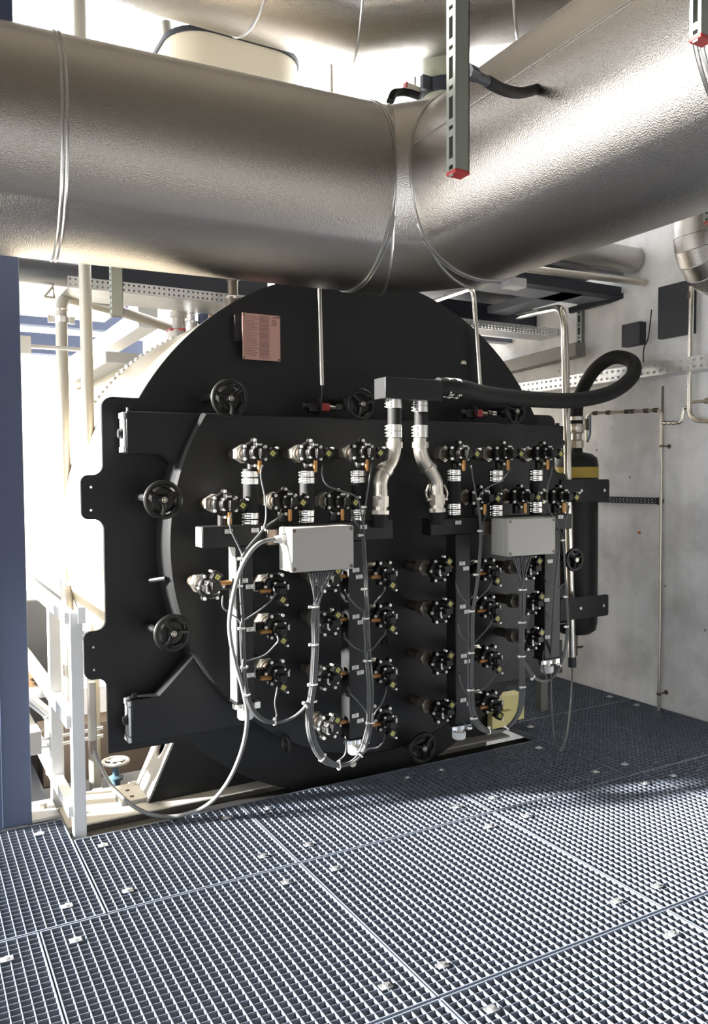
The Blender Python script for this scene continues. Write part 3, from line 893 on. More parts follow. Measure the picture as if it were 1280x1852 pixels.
harness('grey cable harness with pale ties hanging in loops below the left grey box', JL, (.11, .235), [(571, 1098), (570, 1165), (566, 1237)], [loopL, loopLd], tiesL, 0)
loopR = dict(path=[(952, 1205), (968, 1227), (990, 1232), (1010, 1212), (1022, 1175), (1026, 1130), (1022, 1060), (1017, 980)], branches=[
    (8, [(1005, 945), (990, 915), (990, 880), (997, 855), (998, 842)]),
    (8, [(1020, 950), (1026, 930), (1029, 915)]),
    (7, [(1008, 1066), (992, 1058), (984, 1044)]),
    (6, [(1012, 1128), (994, 1120), (986, 1106)]),
    (3, [(984, 1215), (981, 1195), (983, 1178)])])
loopRd = dict(path=[(944, 1262), (934, 1298), (910, 1320), (880, 1322), (858, 1300), (851, 1247), (852, 1180), (853, 1110), (862, 1040), (868, 960)], branches=[
    (10, [(862, 905), (855, 865), (852, 842)]),
    (10, [(866, 900), (885, 880), (908, 868), (925, 845)]),
    (10, [(874, 945), (879, 928)]),
    (8, [(848, 1094), (832, 1076), (825, 1058), (824, 1048)]),
    (7, [(848, 1165), (832, 1148), (828, 1128), (827, 1122)]),
    (6, [(846, 1258), (834, 1238), (830, 1222), (829, 1214)]),
    (5, [(852, 1314), (842, 1310), (836, 1302)]),
    (8, [(862, 1086), (880, 1068), (889, 1052), (888, 1046)]),
    (7, [(862, 1158), (880, 1138), (890, 1122), (889, 1113)]),
    (6, [(862, 1252), (882, 1238), (894, 1222), (894, 1208)])])
tiesR = [(945, 1066, .020, Z_), (944, 1125, .019, Z_), (943, 1186, .019, Z_), (945, 1242, .014, Z_), (963, 1224, .011, D2), (1011, 1203, .011, D1), (1024, 1133, .010, Z_), (1023, 1079, .009, Z_), (1018, 977, .008, Z_),
         (867, 902, .007, Z_), (868, 960, .009, Z_), (861, 1039, .011, Z_), (853, 1105, .012, Z_), (852, 1180, .014, Z_), (851, 1247, .015, Z_), (857, 1298, .016, Z_), (883, 1322, .016, X_), (915, 1317, .015, D1)]
harness('grey cable harness with pale ties hanging in loops below the right grey box', JR, (.085, .2), [(945, 1068), (944, 1125), (943, 1186)], [loopR, loopRd], tiesR, 0)
# thick supply cable: from the left gland down, loop above the floor, up into the white conduit by the plate
gp = P(497, 975, YJ+.07)
cp = [Vector((JL[0].x-.04, YJ+.07, gp.z)), P(470, 982, 3.17), P(446, 1008, 3.16), P(428, 1050, 3.17), P(416, 1110, 3.18), P(416, 1150, 3.18), P(426, 1200, 3.19), P(440, 1250, 3.21), P(447, 1300, 3.25),
      P(436, 1360, 3.36), P(408, 1420, 3.46), P(368, 1460, 3.54), P(310, 1477, Z=.012), P(255, 1466, 3.64), P(205, 1425, 3.77), P(182, 1385, 3.86), P(170, 1355, 3.86)]
k = MB(); k.tube(smooth_path(cp, 7), .0095, 12)
single('cable', 'thick light grey cable looping from the left grey box down to the floor', 'cable', k, M['cablel'])
c = thing('conduit', 'pale upright conduit channel at the lower left edge of the boiler plate', 'conduit', P(172, 1360, 3.86))
a, b = P(160, 1236, 3.855), P(176, 1340, 3.855)
k = MB(); k.box((a.x, 3.855, b.z), (b.x, 3.90, a.z)); k.build('channel', M['pipew'], c, bevel=.004)
k = MB(); b2 = P(176, 1362, 3.855); k.box((a.x+.002, 3.857, b2.z), (b.x-.002, 3.896, b.z)); k.build('end_bushing', M['brown'], c)
# ------------------------------------------------------------------ sign, sensors and small pipes on the plate
YS = 3.745
A, B_, C_, D_ = P(438, 565, YS), P(506.5, 572, YS), P(507, 654, YS), P(439, 649, YS)
sg = thing('sign', 'salmon coloured sheet with a printed table mounted on the upper boiler plate', 'sign', (A.x, YS, D_.z))
x0, x1, z0, z1 = A.x, C_.x, (C_.z+D_.z)/2, (A.z+B_.z)/2
k = MB(); k.box((x0, YS, z0), (x1, YS+.003, z1)); k.build('sign_panel', M['pink'], sg, smooth=0)
k = MB(); k.box((x0-.03, YS+.02, z1-.14), (x0+.02, YP, z1-.01)); k.box((x0+.0, YS+.003, z1-.13), (x0+.02, YS+.021, z1-.02)); k.build('sign_bracket', M['black'], sg)
k = MB(); W, H = x1-x0, z1-z0
rows = 25
for i in range(rows):
    z = z1-.012-(H-.024)*i/rows
    for (u0, u1, n_) in ((.04, .40 if i % 3 else .34, 7), (.46, .68, 4)):
        if u0 > .4 and i % 5 == 4: continue
        xx = u0
        while xx < u1-.02:
            l = random.uniform(.02, .06); k.box((x0+W*xx, YS-.0006, z-.0014), (x0+W*min(xx+l, u1), YS, z+.0014)); xx += l+.012
for u, v0, v1 in ((.82, .035, .05), ): k.box((x0+W*.80, YS-.0006, z1-H*.055), (x0+W*.94, YS, z1-H*.035))
for i in range(5):
    k.box((x0+W*.77, YS-.0006, z1-H*(.11+.028*i)), (x0+W*random.uniform(.88, .93), YS, z1-H*(.098+.028*i)))
k.build('printed_table', M['pinkd'], sg, smooth=0)
k = MB(); k.box((x0+W*.43, YS-.0003, z0+H*.03), (x0+W*.71, YS, z1-H*.02)); k.build('shaded_column', mat('salmon_shaded_column', (.29, .16, .135), .5), sg, smooth=0)
k = MB()
for xx in (x0+.008, x1-.008):
    for zz in (z0+.008, z1-.008): k.cyl((xx, YS-.003, zz), (xx, YS, zz), .005, 10)
k.build('sign_screws', M['bronze'], sg)

def pipe(name, label, cat, pts, r, m, rad=.05, n=14, extra=None, group=None):
    t = thing(name, label, cat, pts[-1] if Vector(pts[-1]).z < Vector(pts[0]).z else pts[0], group=group)
    k = MB(); k.tube(bend(pts, rad) if len(pts) > 2 else pts, r, n); k.build('pipe_run' if name != 'cable' else 'cable_run', m, t)
    return t
p1 = pipe('sensor_tube', 'thin upright metal tube hanging down the middle of the boiler plate', 'pipe', [P(577, 505, 3.74), P(582, 697, 3.74)], .0125, M['chrome'])
k = MB(); k.tube(smooth_path([P(582, 695, 3.74), P(582, 712, 3.73), P(580, 728, 3.70)], 4), .003, 8); k.build('sensor_lead', M['cable'], p1)
t = pipe('sensor_tube', 'thin metal tube bent like a cane on the right of the boiler plate', 'pipe', [P(783, 545, 4.5), P(856, 520, 3.75), P(868.5, 712, 3.75)], .0135, M['chrome'], .09)
big_p = pipe('sensor_tube', 'tall metal pipe bent like a cane passing in front of the black tank', 'pipe', [P(935, 572, 4.9), P(1020, 555, 3.95), P(1034, 1192, 3.95)], .0245, M['chrome'], .17, 20)
k = MB(); k.cyl(P(1034, 1188, 3.95), P(1034.3, 1206, 3.95), .0275, 16); k.build('end_bushing', M['darksteel'], big_p)
k = MB(); k.tube(smooth_path([P(1034, 1204, 3.95), P(1033, 1260, 3.8), P(1025, 1330, 3.5), P(1012, 1359, Z=.012), P(1003, 1342, 3.32), P(997, 1290, 3.3), P(996, 1200, 3.3), P(1001, 1100, 3.215), P(1010, 1000, 3.2)], 6), .0062, 10)
single('cable', 'dark cable drooping from the tall metal pipe almost to the grating and up the manifold', 'cable', k, M['cable'])
def switch(px_, py_, lab):
    c = P(px_, py_, 3.68)
    t = thing('position_switch', lab, 'switch', (c.x, c.y, 1.9))
    k = MB(); k.box((c.x-.085, c.y-.02, c.z-.03), (c.x-.03, c.y+.03, c.z+.018)); k.tube([(c.x-.06, c.y, c.z), (c.x-.12, c.y, c.z)], .016, 10); k.build('switch_body', M['blackp'], t, bevel=.004)
    k = MB(); k.torus((c.x-.03, c.y-.005, c.z), (1, 0, 0), .034, .006, 18, 8); k.build('ring_bracket', M['black'], t)
    k = MB(); k.box((c.x-.025, c.y-.02, c.z-.022), (c.x+.03, c.y+.025, c.z+.018)); k.build('red_housing', M['red'], t, bevel=.004)
    k = MB(); k.cyl((c.x+.03, c.y, c.z), (c.x+.07, c.y, c.z-.004), .012, 10); k.cyl((c.x+.08, c.y, c.z), (c.x+.10, c.y, c.z), .018, 6); k.cyl((c.x+.105, c.y, c.z), (c.x+.135, c.y, c.z), .016, 14); k.build('threaded_plunger', M['nickel'], t)
switch(584, 736, 'red and black position switch on the door edge under the thin upright tube')
switch(862, 747, 'red and black position switch on the door edge below the big black hose')

# ------------------------------------------------------------------ big flue ducts
ZD, RD = 2.843, .40
def mitre_ring(k, c, d1, d2, r, rr=.007, n=72):
    c = Vector(c); d1 = Vector(d1).normalized(); b = (d1+Vector(d2).normalized()).normalized()
    u = d1.orthogonal().normalized(); w = d1.cross(u)
    pts = []
    for i in range(n+1):
        a = 2*PI*i/n; e = (u*math.cos(a)+w*math.sin(a))*r
        pts.append(c+e-d1*(e.dot(b)/d1.dot(b)))
    k.tube(pts, rr, 6, False)
YL, XR = 3.165, 2.203
SL = -.063                       # the left leg is not quite square to the boiler
def yl(x): return YL+SL*(x-XR)
flue = thing('flue_duct', 'large aluminium clad flue duct with a mitred corner over the boiler door', 'duct', (XR, YL, ZD))
k = MB(); k.tube([(-2.9, yl(-2.9), ZD), (1.945, yl(1.945), ZD), (XR, YL-.258, ZD), (XR, -3.2, ZD)], RD, 96); k.build('duct_shell', M['clad'], flue, smooth=30)
for c in (-.95, .53, 1.80):
    k = MB(); k.torus((c-.008, yl(c), ZD), (1, SL, 0), RD, .006, 80, 6); k.torus((c+.008, yl(c), ZD), (1, SL, 0), RD, .006, 80, 6); k.build('seam_bead', M['cladr'], flue)
for c, d1, d2 in (((1.945, yl(1.945), ZD), (1, SL, 0), (1, -1, 0)), ((XR, YL-.258, ZD), (1, -1, 0), (0, -1, 0))):
    k = MB(); mitre_ring(k, c, d1, d2, RD, .006); k.build('seam_bead', M['cladr'], flue)
for c in (2.79, 1.42, .1):
    k = MB(); k.torus((XR, c-.009, ZD), (0, 1, 0), RD, .006, 80, 6); k.torus((XR, c+.009, ZD), (0, 1, 0), RD, .006, 80, 6); k.build('seam_bead', M['cladr'], flue)
el = R(36.2); dx, dz_ = math.cos(el), math.sin(el)
bq = -XR*dx-(ZD-1.6)*dz_; cq = XR**2+(ZD-1.6)**2-RD**2
tq = -bq-math.sqrt(max(0, bq*bq-cq))
k = MB(); k.tube([(tq*dx, 2.72, 1.6+tq*dz_), (tq*dx, -3, 1.6+tq*dz_)], .004, 6); k.build('lap_joint', M['clad'], flue)
# upper duct
YU, RU, ZU = 3.95, .40, 4.30
vx = P(646, 127, YU+.15).x-.1
upd = thing('flue_duct', 'higher aluminium clad duct crossing above the main duct at the top of the picture', 'duct', (vx, YU, ZU))
k = MB(); k.tube([(-2.9, YU, ZU), (vx, YU, ZU), (vx+.85, YU-.85, ZU), (vx+.85, -2, ZU)], RU, 80); k.build('duct_shell', M['clad'], upd, smooth=30)
k = MB(); mitre_ring(k, (vx, YU, ZU), (1, 0, 0), (1, -1, 0), RU); k.build('seam_bead', M['cladr'], upd)
k = MB(); k.torus((vx-.62, YU, ZU), (1, 0, 0), RU, .007, 72, 6); k.build('seam_bead', M['cladr'], upd)
k = MB(); k.torus((vx+.62, YU-.62, ZU), (1, -1, 0), RU, .007, 72, 6); k.build('seam_bead', M['cladr'], upd)
# beige rounded hood between the ducts
a = P(318, 75, 4.75); b = P(560, 140, 4.75)
hood = MB()
hood.M = Matrix.Translation((0, 0, 0))
pl = []
for (x, y) in rrect(a.x, 4.75, b.x, 5.9, .24, 8): pl.append((x, y))
n = len(pl); zt, zb = P(430, 72, 4.75).z, P(430, 72, 4.75).z-.75
hood.add([(x, y, zb) for x, y in pl]+[(x, y, zt) for x, y in pl], [tuple(range(n)), tuple(range(2*n-1, n-1, -1))]+[(i, (i+1) % n, n+(i+1) % n, n+i) for i in range(n)])
hd = thing('hood', 'beige rounded hood behind the main duct, below the upper duct', 'hood', ((a.x+b.x)/2, 5.3, zb))
hood.build('hood_body', M['beige'], hd)
h2 = MB(); pl2 = rrect(a.x-.012, 4.738, b.x+.012, 5.912, .25, 8)
h2.add([(x, y, zt) for x, y in pl2]+[(x, y, zt+.03) for x, y in pl2], [tuple(range(n)), tuple(range(2*n-1, n-1, -1))]+[(i, (i+1) % n, n+(i+1) % n, n+i) for i in range(n)])
h2.build('hood_rim', M['darksteel'], hd)
# upright stub with clamp between the ducts
st = P(802, 150, 4.1)
s = thing('pipe_stub', 'short dull green upright pipe with a clamp between the two big ducts', 'pipe', (st.x, 4.1, 3.0))
k = MB(); k.cyl((st.x, 4.1, 3.0), (st.x, 4.1, 4.3), .13, 32); k.build('stub_pipe', mat('dull_green_grey', (.30, .31, .24), .55), s)
k = MB(); k.band((st.x, 4.1, P(800, 150, 4.0).z), (0, 0, 1), .131, .145, .08, 32); k.cbox((st.x-.165, 4.05, P(800, 150, 4.0).z), (.06, .03, .08)); k.build('stub_clamp', M['darksteel'], s)
k = MB(); k.tube(bend([P(705, 185, 3.5), P(712, 168, 3.52), P(735, 166, 3.55), P(760, 175, 3.5)], .05), .02, 10); single('cable', 'short dark cable arched over the top of the main duct', 'cable', k, M['rubber'])
sp = thing('strut', 'small pale strut with a red end cap behind the corner of the main duct', 'strut', P(740, 158, 4.2))
a, b = P(734, 156, 4.2), P(775, 172, 4.2)
k = MB(); k.tube([a, b], .024, 4, rot=PI/4); k.build('strut_channel', M['beige'], sp)
k = MB(); k.tube([a+(a-b).normalized()*.01, a], .025, 4, rot=PI/4); k.build('end_cap', M['red'], sp)
k = MB(); k.cyl(P(750, 140, 4.2), P(750, 165, 4.2), .008, 8); k.build('threaded_rod', M['galv'], sp)

# ------------------------------------------------------------------ slotted struts hanging from the ceiling
def strut(cx, cy, zb, zt, wx, wy, lab, pitch=.094, cap=True):
    t = thing('strut', lab, 'strut', (cx, cy, zb))
    k = MB()
    # front (-y) web, right side, back open lips
    k.box((cx-wx/2+.002, cy-wy/2, zb), (cx+wx/2, cy-wy/2+.0025, zt))
    k.box((cx-wx/2+.002, cy+wy/2-.0025, zb), (cx+wx/2, cy+wy/2, zt))
    xl = cx-wx/2
    s = wy*.22
    k.box((xl, cy-wy/2, zb), (xl+.0025, cy-s, zt)); k.box((xl, cy+s, zb), (xl+.0025, cy+wy/2, zt))
    z = zb+.0
    # bridges leave long slots and small round holes
    while z < zt:
        k.box((xl, cy-s, z-.012), (xl+.0025, cy+s, z+.004))
        k.box((xl, cy-s, z+.014), (xl+.0025, cy+s, z+.030))
        z += pitch
    k.box((cx+wx/2-.0025, cy-wy/2, zb), (cx+wx/2, cy-wy/4, zt)); k.box((cx+wx/2-.0025, cy+wy/4, zb), (cx+wx/2, cy+wy/2, zt))
    k.build('strut_channel', M['strut'], t, smooth=0)
    if not cap: return t
    k = MB(); k.box((cx-wx/2-.001, cy-wy/2-.001, zb-.008), (cx+wx/2+.001, cy+wy/2+.001, zb+.002)); k.build('end_cap', M['red'], t, bevel=.002)
    return t
c1 = P(828, 312, 1.605)
strut(c1.x, 1.605, c1.z, 7.6, .042, .036, 'slotted steel strut with red end cap hanging in front of the right duct')
c2 = P(1268, 70, 1.22)
strut(c2.x, 1.22, c2.z, 7.6, .042, .030, 'slotted steel strut with red end cap at the top right edge of the picture')
c3 = P(1283, 402, 2.25)
strut(c3.x, 2.25, c3.z, 7.6, .042, .030, 'dark strut with red end cap in front of the segmented duct elbow')
fx = thing('flexible_conduit', 'black flexible conduit with a metal end piece behind the hanging strut', 'conduit', P(938, 168, 1.9))
pts = [P(842, 128, 1.66), P(880, 147, 1.74), P(912, 163, 1.83), P(942, 168, 1.93), P(975, 160, 2.02)]
k = MB(); hs2 = smooth_path(pts[1:], 14); k.tube(hs2, .016, 14, True, [.0165 if i % 2 else .0145 for i in range(len(hs2))]); k.build('flexible_tube', M['rubber'], fx)
k = MB(); k.cyl(pts[0], pts[1], .0135, 14); k.cyl(pts[0], pts[0].lerp(pts[1], .35), .020, 8); k.build('end_fitting', M['darksteel'], fx)

# ------------------------------------------------------------------ segmented elbow and upper right pipework
zc = P(1250, 478, 3.15).z; ex, ey, er = 4.10, 3.15, .155
el_ = thing('duct_elbow', 'aluminium clad segmented duct elbow at the right edge of the picture', 'duct', (ex, ey, zc))
k = MB(); arcp = [(ex, ey, 4.6), (ex, ey, zc+.17)]
for i in range(1, 6):
    a = R(90*i/5); arcp.append((ex+.17-.17*math.cos(a), ey, zc+.17-.17*math.sin(a)))
arcp.append((WX+.02, ey, zc))
k.tube(arcp, er, 40); k.build('elbow_shell', M['clad'], el_, smooth=12)
k = MB()
for i in range(1, len(arcp)-1): mitre_ring(k, arcp[i], Vector(arcp[i])-Vector(arcp[i-1]), Vector(arcp[i+1])-Vector(arcp[i]), er, .003, 40)
k.build('segment_seams', M['cladr'], el_)
zh = P(1080, 460, 4.0).z
k = MB(); k.tube([(2.75, 4.0, zh), (WX-.01, 4.0, zh)], .088, 28); single('duct', 'slim clad duct running behind the right duct towards the concrete wall', 'duct', k, M['clad'])
k = MB(); a, b = P(1182, 400, 4.3), P(1196, 400, 4.3); k.box((a.x, 4.3, 2.6), (b.x, 4.34, 4.6)); single('upright', 'pale upright steel channel next to the segmented elbow', 'channel', k, M['galv'])
k = MB(); a = P(902, 480, 3.9); k.tube([a, P(1166, 511, 3.9)], .024, 14)
single('pipe', 'galvanised pipe under the slim clad duct, ending at a bracket', 'pipe', k, M['nickel'])
k = MB(); a, b = P(985, 471, 4.1), P(1205, 500, 4.1); k.box((a.x, 4.1, b.z-.05), (b.x, 4.2, b.z+.012)); single('rail', 'galvanised rail just above the dark platform beam', 'rail', k, M['galv'])
# dark steel platform
pf = thing('steel_platform', 'dark steel platform frame hanging at upper right behind the right duct', 'platform', (3.4, 4.6, 2.5))
a, b = P(950, 492, 4.12), P(1170, 522, 4.12)
zt = a.z; zb = P(950, 512, 4.12).z
k = MB(); k.box((a.x-.02, 4.12, zb), (b.x+.1, 4.2, zt)); k.build('front_beam', M['darksteel'], pf)
greyp = mat('pale_blue_grey_paint', (.20, .215, .26), .45)
x0 = P(800, 520, 4.12).x
for bx in ((x0, 4.2, a.x+.9, 4.42), (x0, 5.3, 4.3, 5.5), (P(960, 530, 4.5).x, 4.2, P(960, 530, 4.5).x+.2, 5.4), (x0-.3, 4.2, x0-.1, 5.4)):
    k = MB(); k.box((bx[0], bx[1], zb-.006), (bx[2], bx[3], zb+.05)); k.build('flat_frame', greyp, pf)
k = MB(); k.box((x0-.3, 4.2, zb+.12), (4.3, 5.5, zb+.15)); k.build('deck', M['darksteel'], pf)
k = MB(); a, b = P(925, 500, 4.0), P(952, 520, 4.0); k.box((a.x, 4.0, b.z), (b.x, 4.1, a.z)); single('bracket', 'small galvanised bracket at the lower right edge of the right duct', 'bracket', k, M['galv'])
k = MB(); a, b = P(1040, 556, 4.3), P(1165, 522, 4.3); k.tube([P(1030, 562, 4.5), P(1172, 524, 3.95)], .028, 4, rot=PI/4); single('channel', 'dark slanted channel under the platform near the concrete wall', 'channel', k, M['darksteel'])
k = MB(); a, b = P(792, 556, 5.0), P(1010, 592, 5.0); k.box((a.x, 5.0, b.z-.02), (b.x+.35, 5.1, b.z+.12)); single('steel_beam', 'dark steel beam behind the cane shaped tubes', 'steel beam', k, M['darksteel'])
def perforated(k, o, du, dv, nu, nv, hu=.5, hv=.5):
    o = Vector(o); du = Vector(du); dv = Vector(dv)
    for i in range(nu):
        for j in range(nv):
            c = o+du*i+dv*j
            a0, a1 = (1-hu)/2, (1+hu)/2; b0, b1 = (1-hv)/2, (1+hv)/2
            q = lambda u, v: c+du*u+dv*v
            k.add([q(0,0), q(1,0), q(1,1), q(0,1), q(a0,b0), q(a1,b0), q(a1,b1), q(a0,b1)], [(0,1,5,4), (1,2,6,5), (2,3,7,6), (3,0,4,7)])
def thick(o, t=.0015):
    m_ = o.modifiers.new('thickness', 'SOLIDIFY'); m_.thickness = t
    return o
a, b = P(832, 581, 4.75), P(1013, 603, 4.75)
z = (a.z+b.z)/2
k = MB(); perforated(k, (a.x, 4.75, z-.03), ((b.x-a.x+.25)/40, 0, 0), (0, 0, .02), 40, 3); k.box((a.x, 4.76, z-.034), (b.x+.25, 4.95, z-.032))
thick(single('cable_tray', 'perforated bright cable tray passing behind the cane shaped tubes', 'cable tray', k, M['galv'], smooth=0))
k = MB(); a, b = P(870, 612, 5.3), P(1003, 622, 5.3); z = (a.z+b.z)/2; k.box((a.x-.4, 5.3, z-.02), (b.x, 5.4, z+.012)); single('rail', 'pale thin rail under the dark beam, ending at a small bracket', 'rail', k, greyp)
k = MB(); a, b = P(1003, 608, 5.25), P(1011, 630, 5.25); k.box((a.x, 5.25, b.z), (b.x, 5.4, a.z+.05)); single('bracket', 'small dark bracket at the end of the thin pale rail', 'bracket', k, M['darksteel'])
k = MB(); pa, pb = P(905, 668, X=4.36), P(1050, 632, X=4.36)
d = (pb-pa); k.tube([pa-d*.3, pb], .07, 4, rot=PI/4); single('trunking', 'dull grey trunking along the concrete wall above the perforated tray', 'trunking', k, mat('dull_grey_trunking', (.22, .21, .20), .6), .004)
# hanging slotted strut behind the tall pipe
c4 = P(1051, 636, 4.5); strut(c4.x, 4.5, c4.z, c4.z+.5, .05, .05, 'short slotted strut hanging behind the top of the tall metal pipe', cap=False)
def wallbox(x0, x1, y0, y1, X0, lab, m, name='bracket', cat='bracket', d=.12):
    a, b = P(x0, y0, X=X0), P(x1, y1, X=X0)
    k = MB(); k.box((X0, b.y, b.z), (X0+d, a.y, a.z)); return single(name, lab, cat, k, m)
wallbox(1124, 1156, 588, 622, 4.44, 'dark angle bracket on the concrete wall above the hose loop', M['darksteel'], d=.065)
wallbox(1190, 1250, 520, 602, 4.46, 'dark steel plate bracket on the wall behind the thin vertical pipe', M['darksteel'], d=.045)
k = MB()
for i in range(4): k.tube(smooth_path([P(1082+i*5, 590, 4.42), P(1090+i*6, 615, 4.42), P(1096+i*5, 660, 4.42), P(1094+i*5, 720, 4.43)], 5), .007, 8)
single('cable', 'dark cables dropping behind the hose loop from the platform', 'cables', k, M['rubber'])
k = MB(); k.tube(smooth_path([P(1178, 560, X=4.45), P(1172, 610, X=4.47), P(1164, 630, X=4.48), P(1163, 655, X=4.48)], 6), .004, 8)
single('cable', 'thin brown cable running down the concrete wall right of the hose loop', 'cable', k, M['rubber'])

# ------------------------------------------------------------------ concrete wall: tray, conduits, pipes
ZT1, ZT0 = P(1030, 679, X=4.36).z, P(1030, 700, X=4.36).z
k = MB(); nu = 76; L0, L1 = 2.7, 6.6
for (z_, h_) in ((ZT0, (ZT1-ZT0)/2), ((ZT0+ZT1)/2, (ZT1-ZT0)/2)): perforated(k, (4.36, L0, z_), (0, (L1-L0)/nu, 0), (0, 0, h_), nu, 1, .42, .36)
k.box((4.362, L0, ZT0-.002), (WX-.002, L1, ZT0)); 
thick(single('cable_tray', 'long perforated galvanised cable tray along the concrete wall', 'cable tray', k, M['galv'], smooth=0))
wc = thing('conduit', 'thin metal conduit running down the concrete wall to the grating', 'conduit', P(1194, 1287, X=4.43))
xw = 4.43
q = [P(1061, 800, 4.25), P(1059, 748, 4.25), P(1189, 742, X=xw), Vector((xw, P(1194, 1000, X=xw).y, 0.0))]
q[1].x = q[0].x; q[2].y = q[3].y
k = MB(); k.tube(bend(q, .05, 8), .0105, 12); k.build('conduit_run', M['nickel'], wc)
for fr_ in (.12, .3, .55, .62, .8, .92):
    k = MB(); c = q[1].lerp(q[2], fr_); d = (q[2]-q[1]).normalized(); k.cyl(c-d*.016, c+d*.016, .015, 10); k.build('coupling', M['bronze'], wc)
for py_ in (807, 1256):
    c = P(1195, py_, X=xw)
    k = MB(); k.band((xw, q[3].y, c.z), (0, 0, 1), .0105, .0145, .018, 16); k.cyl((xw, q[3].y, c.z), (WX, q[3].y, c.z), .005, 8)
    k.cyl((WX-.004, q[3].y, c.z), (WX, q[3].y, c.z), .016, 12); k.build('pipe_bracket', M['bronze'], wc)
k = MB(); c = P(1058, 770, 4.25); k.cyl((q[0].x, 4.25, c.z+.05), (q[0].x, 4.25, c.z-.03), .019, 10); k.build('ball_valve', M['bronze'], wc)
k = MB(); c = P(1066, 775, 4.2); k.tube([P(1062, 800, 4.22), P(1067, 785, 4.2), P(1067, 752, 4.2)], .007, 8); k.build('valve_lever', M['blueg'], wc)
rp = thing('pipe', 'bright slim pipe descending the wall at the right edge with an elbow', 'pipe', P(1247, 750, X=4.42))
q = [P(1242, 520, X=4.42), P(1247, 760, X=4.42), P(1330, 764, X=4.42)]; q[0].y = q[1].y; 
k = MB(); k.tube(bend(q, .09, 8), .017, 16); k.build('pipe_run', M['chrome'], rp)
q2 = [P(1245, 736, X=4.42), P(1237, 738, X=4.42), P(1233, 765, X=4.42), P(1198, 765, X=4.42)]
k = MB(); k.tube(bend(q2, .035, 6), .0115, 12); k.build('branch_pipe', M['chrome'], rp)
for xx in (1204, 1211, 1219):
    k = MB(); c = P(xx, 765, X=4.42); k.cyl(c-Vector((0, .009, 0)), c+Vector((0, .009, 0)), .016, 10); k.build('branch_fitting', M['zinc'], rp)
k = MB(); k.cyl(P(1248, 528, X=4.42), P(1248, 540, X=4.42), .021, 12); k.build('top_nut', M['bronze'], rp)
k = MB(); k.cyl(P(1250, 727, X=4.42), P(1330, 722, X=4.42), .010, 10); k.cyl(P(1276, 725, X=4.42), P(1281, 725, X=4.42), .02, 10); k.build('side_stub', M['nickel'], rp)
hr = thing('ring_rail', 'row of small metal rings on the concrete wall between tank and conduit', 'hanger rail', P(1130, 903, X=4.47))
ya, yb = P(1076, 903, X=4.46), P(1190, 903, X=4.46)
k = MB(); k.tube([(4.475, yb.y, ya.z-.016), (4.475, ya.y, ya.z-.016)], .003, 8); k.build('rail_rod', M['insul'], hr)
for i in range(19):
    c = Vector((4.475, ya.y+(yb.y-ya.y)*i/18, ya.z)); e = i in (0, 18)
    k = MB(); k.torus(c, (.5, .86, 0), .019, .005 if not e else .009, 16, 6); k.build('ring', M['darksteel'] if not e else M['blackp'], hr)
k = MB(); c = P(1156, 963, X=WX); k.box((WX-.006, c.y-.008, c.z-.008), (WX, c.y+.008, c.z+.008)); single('tag', 'tiny orange tag stuck on the concrete wall', 'tag', k, mat('orange_tag', (.6, .12, .02), .5))
k = MB(); c = P(1197, 760, X=WX); struct(MB().box((WX-.004, c.y-.012, -.1), (WX, c.y+.004, 2.2)).build('trim_1', M['brown'], smooth=0))
# yellow coil frame under the right lower corner of the door
yv = thing('vibration_mount', 'pale yellow bracket seen through the gap below the right of the door', 'bracket', P(905, 1310, 3.95))
a, b = P(904, 1262, 3.95), P(948, 1300, 3.95)
k = MB(); k.box((a.x, 3.95, b.z), (b.x, 4.05, a.z)); k.build('bracket_plate', M['yelp'], yv, bevel=.004)
a, b = P(890, 1292, 3.9), P(928, 1312, 3.9); k = MB(); k.box((a.x, 3.9, b.z), (b.x, 3.95, a.z)); k.build('bracket_flange', M['yelp'], yv, bevel=.004)
k = MB(); a, b = P(978, 1230, 4.1), P(990, 1330, 4.1); k.box((a.x, 4.1, -.03), (b.x, 4.15, a.z)); single('upright', 'dull grey steel upright standing beneath the lower right corner of the boiler', 'upright', k, mat('dull_post_grey', (.16, .16, .15), .6))
# ------------------------------------------------------------------ left side: column, railing, pipes
colm = thing('column', 'dark blue painted steel column at the left edge of the picture', 'column', (.42, 3.98, 0))
k = MB(); k.box((.352, 3.925, 0), (.478, 4.04, 3.9)); k.build('column_shaft', M['steel'], colm, bevel=.005)
k = MB(); k.box((.30, 3.918, 0.001), (.352, 3.926, 3.9)); k.build('column_flange', M['steel'], colm)
k = MB(); k.box((.30, 3.93, -.002), (.60, 4.16, .014)); bp_ = k.build('base_plate', M['skid'], colm, bevel=.003)
k = MB(); k.cyl((.545, 4.06, .014), (.545, 4.06, .038), .019, 6); k.build('anchor_bolt', M['nickel'], bp_)
rail = thing('railing', 'white steel guard railing with two posts beside the dark blue column', 'railing', (.63, 3.73, -.03))
ztop = P(143, 1106, 3.72).z
zm = P(143, 1290, 3.72).z
for nm, y in (('post', 3.70), ('post', 4.14)):
    k = MB(); dx_ = .025 if y < 4 else 0; k.box((.60+dx_, y, -.06 if y < 4 else -.03), (.655+dx_, y+.055, ztop)); k.build(nm, M['white'], rail, bevel=.003)
for nm, z, h in (('top_rail', ztop, .05), ('middle_rail', zm, .06), ('bottom_rail', .13, .05)):
    k = MB(); k.box((.603, 3.71, z-h), (.652, 5.36, z+.002)); k.build(nm, M['white'], rail, bevel=.003)
k = MB(); a, b = P(150, 1098, 3.69), P(141, 1128, 3.69); k.box((b.x, 3.685, b.z), (a.x+.01, 3.70, a.z)); k.build('post_cap', M['galv'], rail)
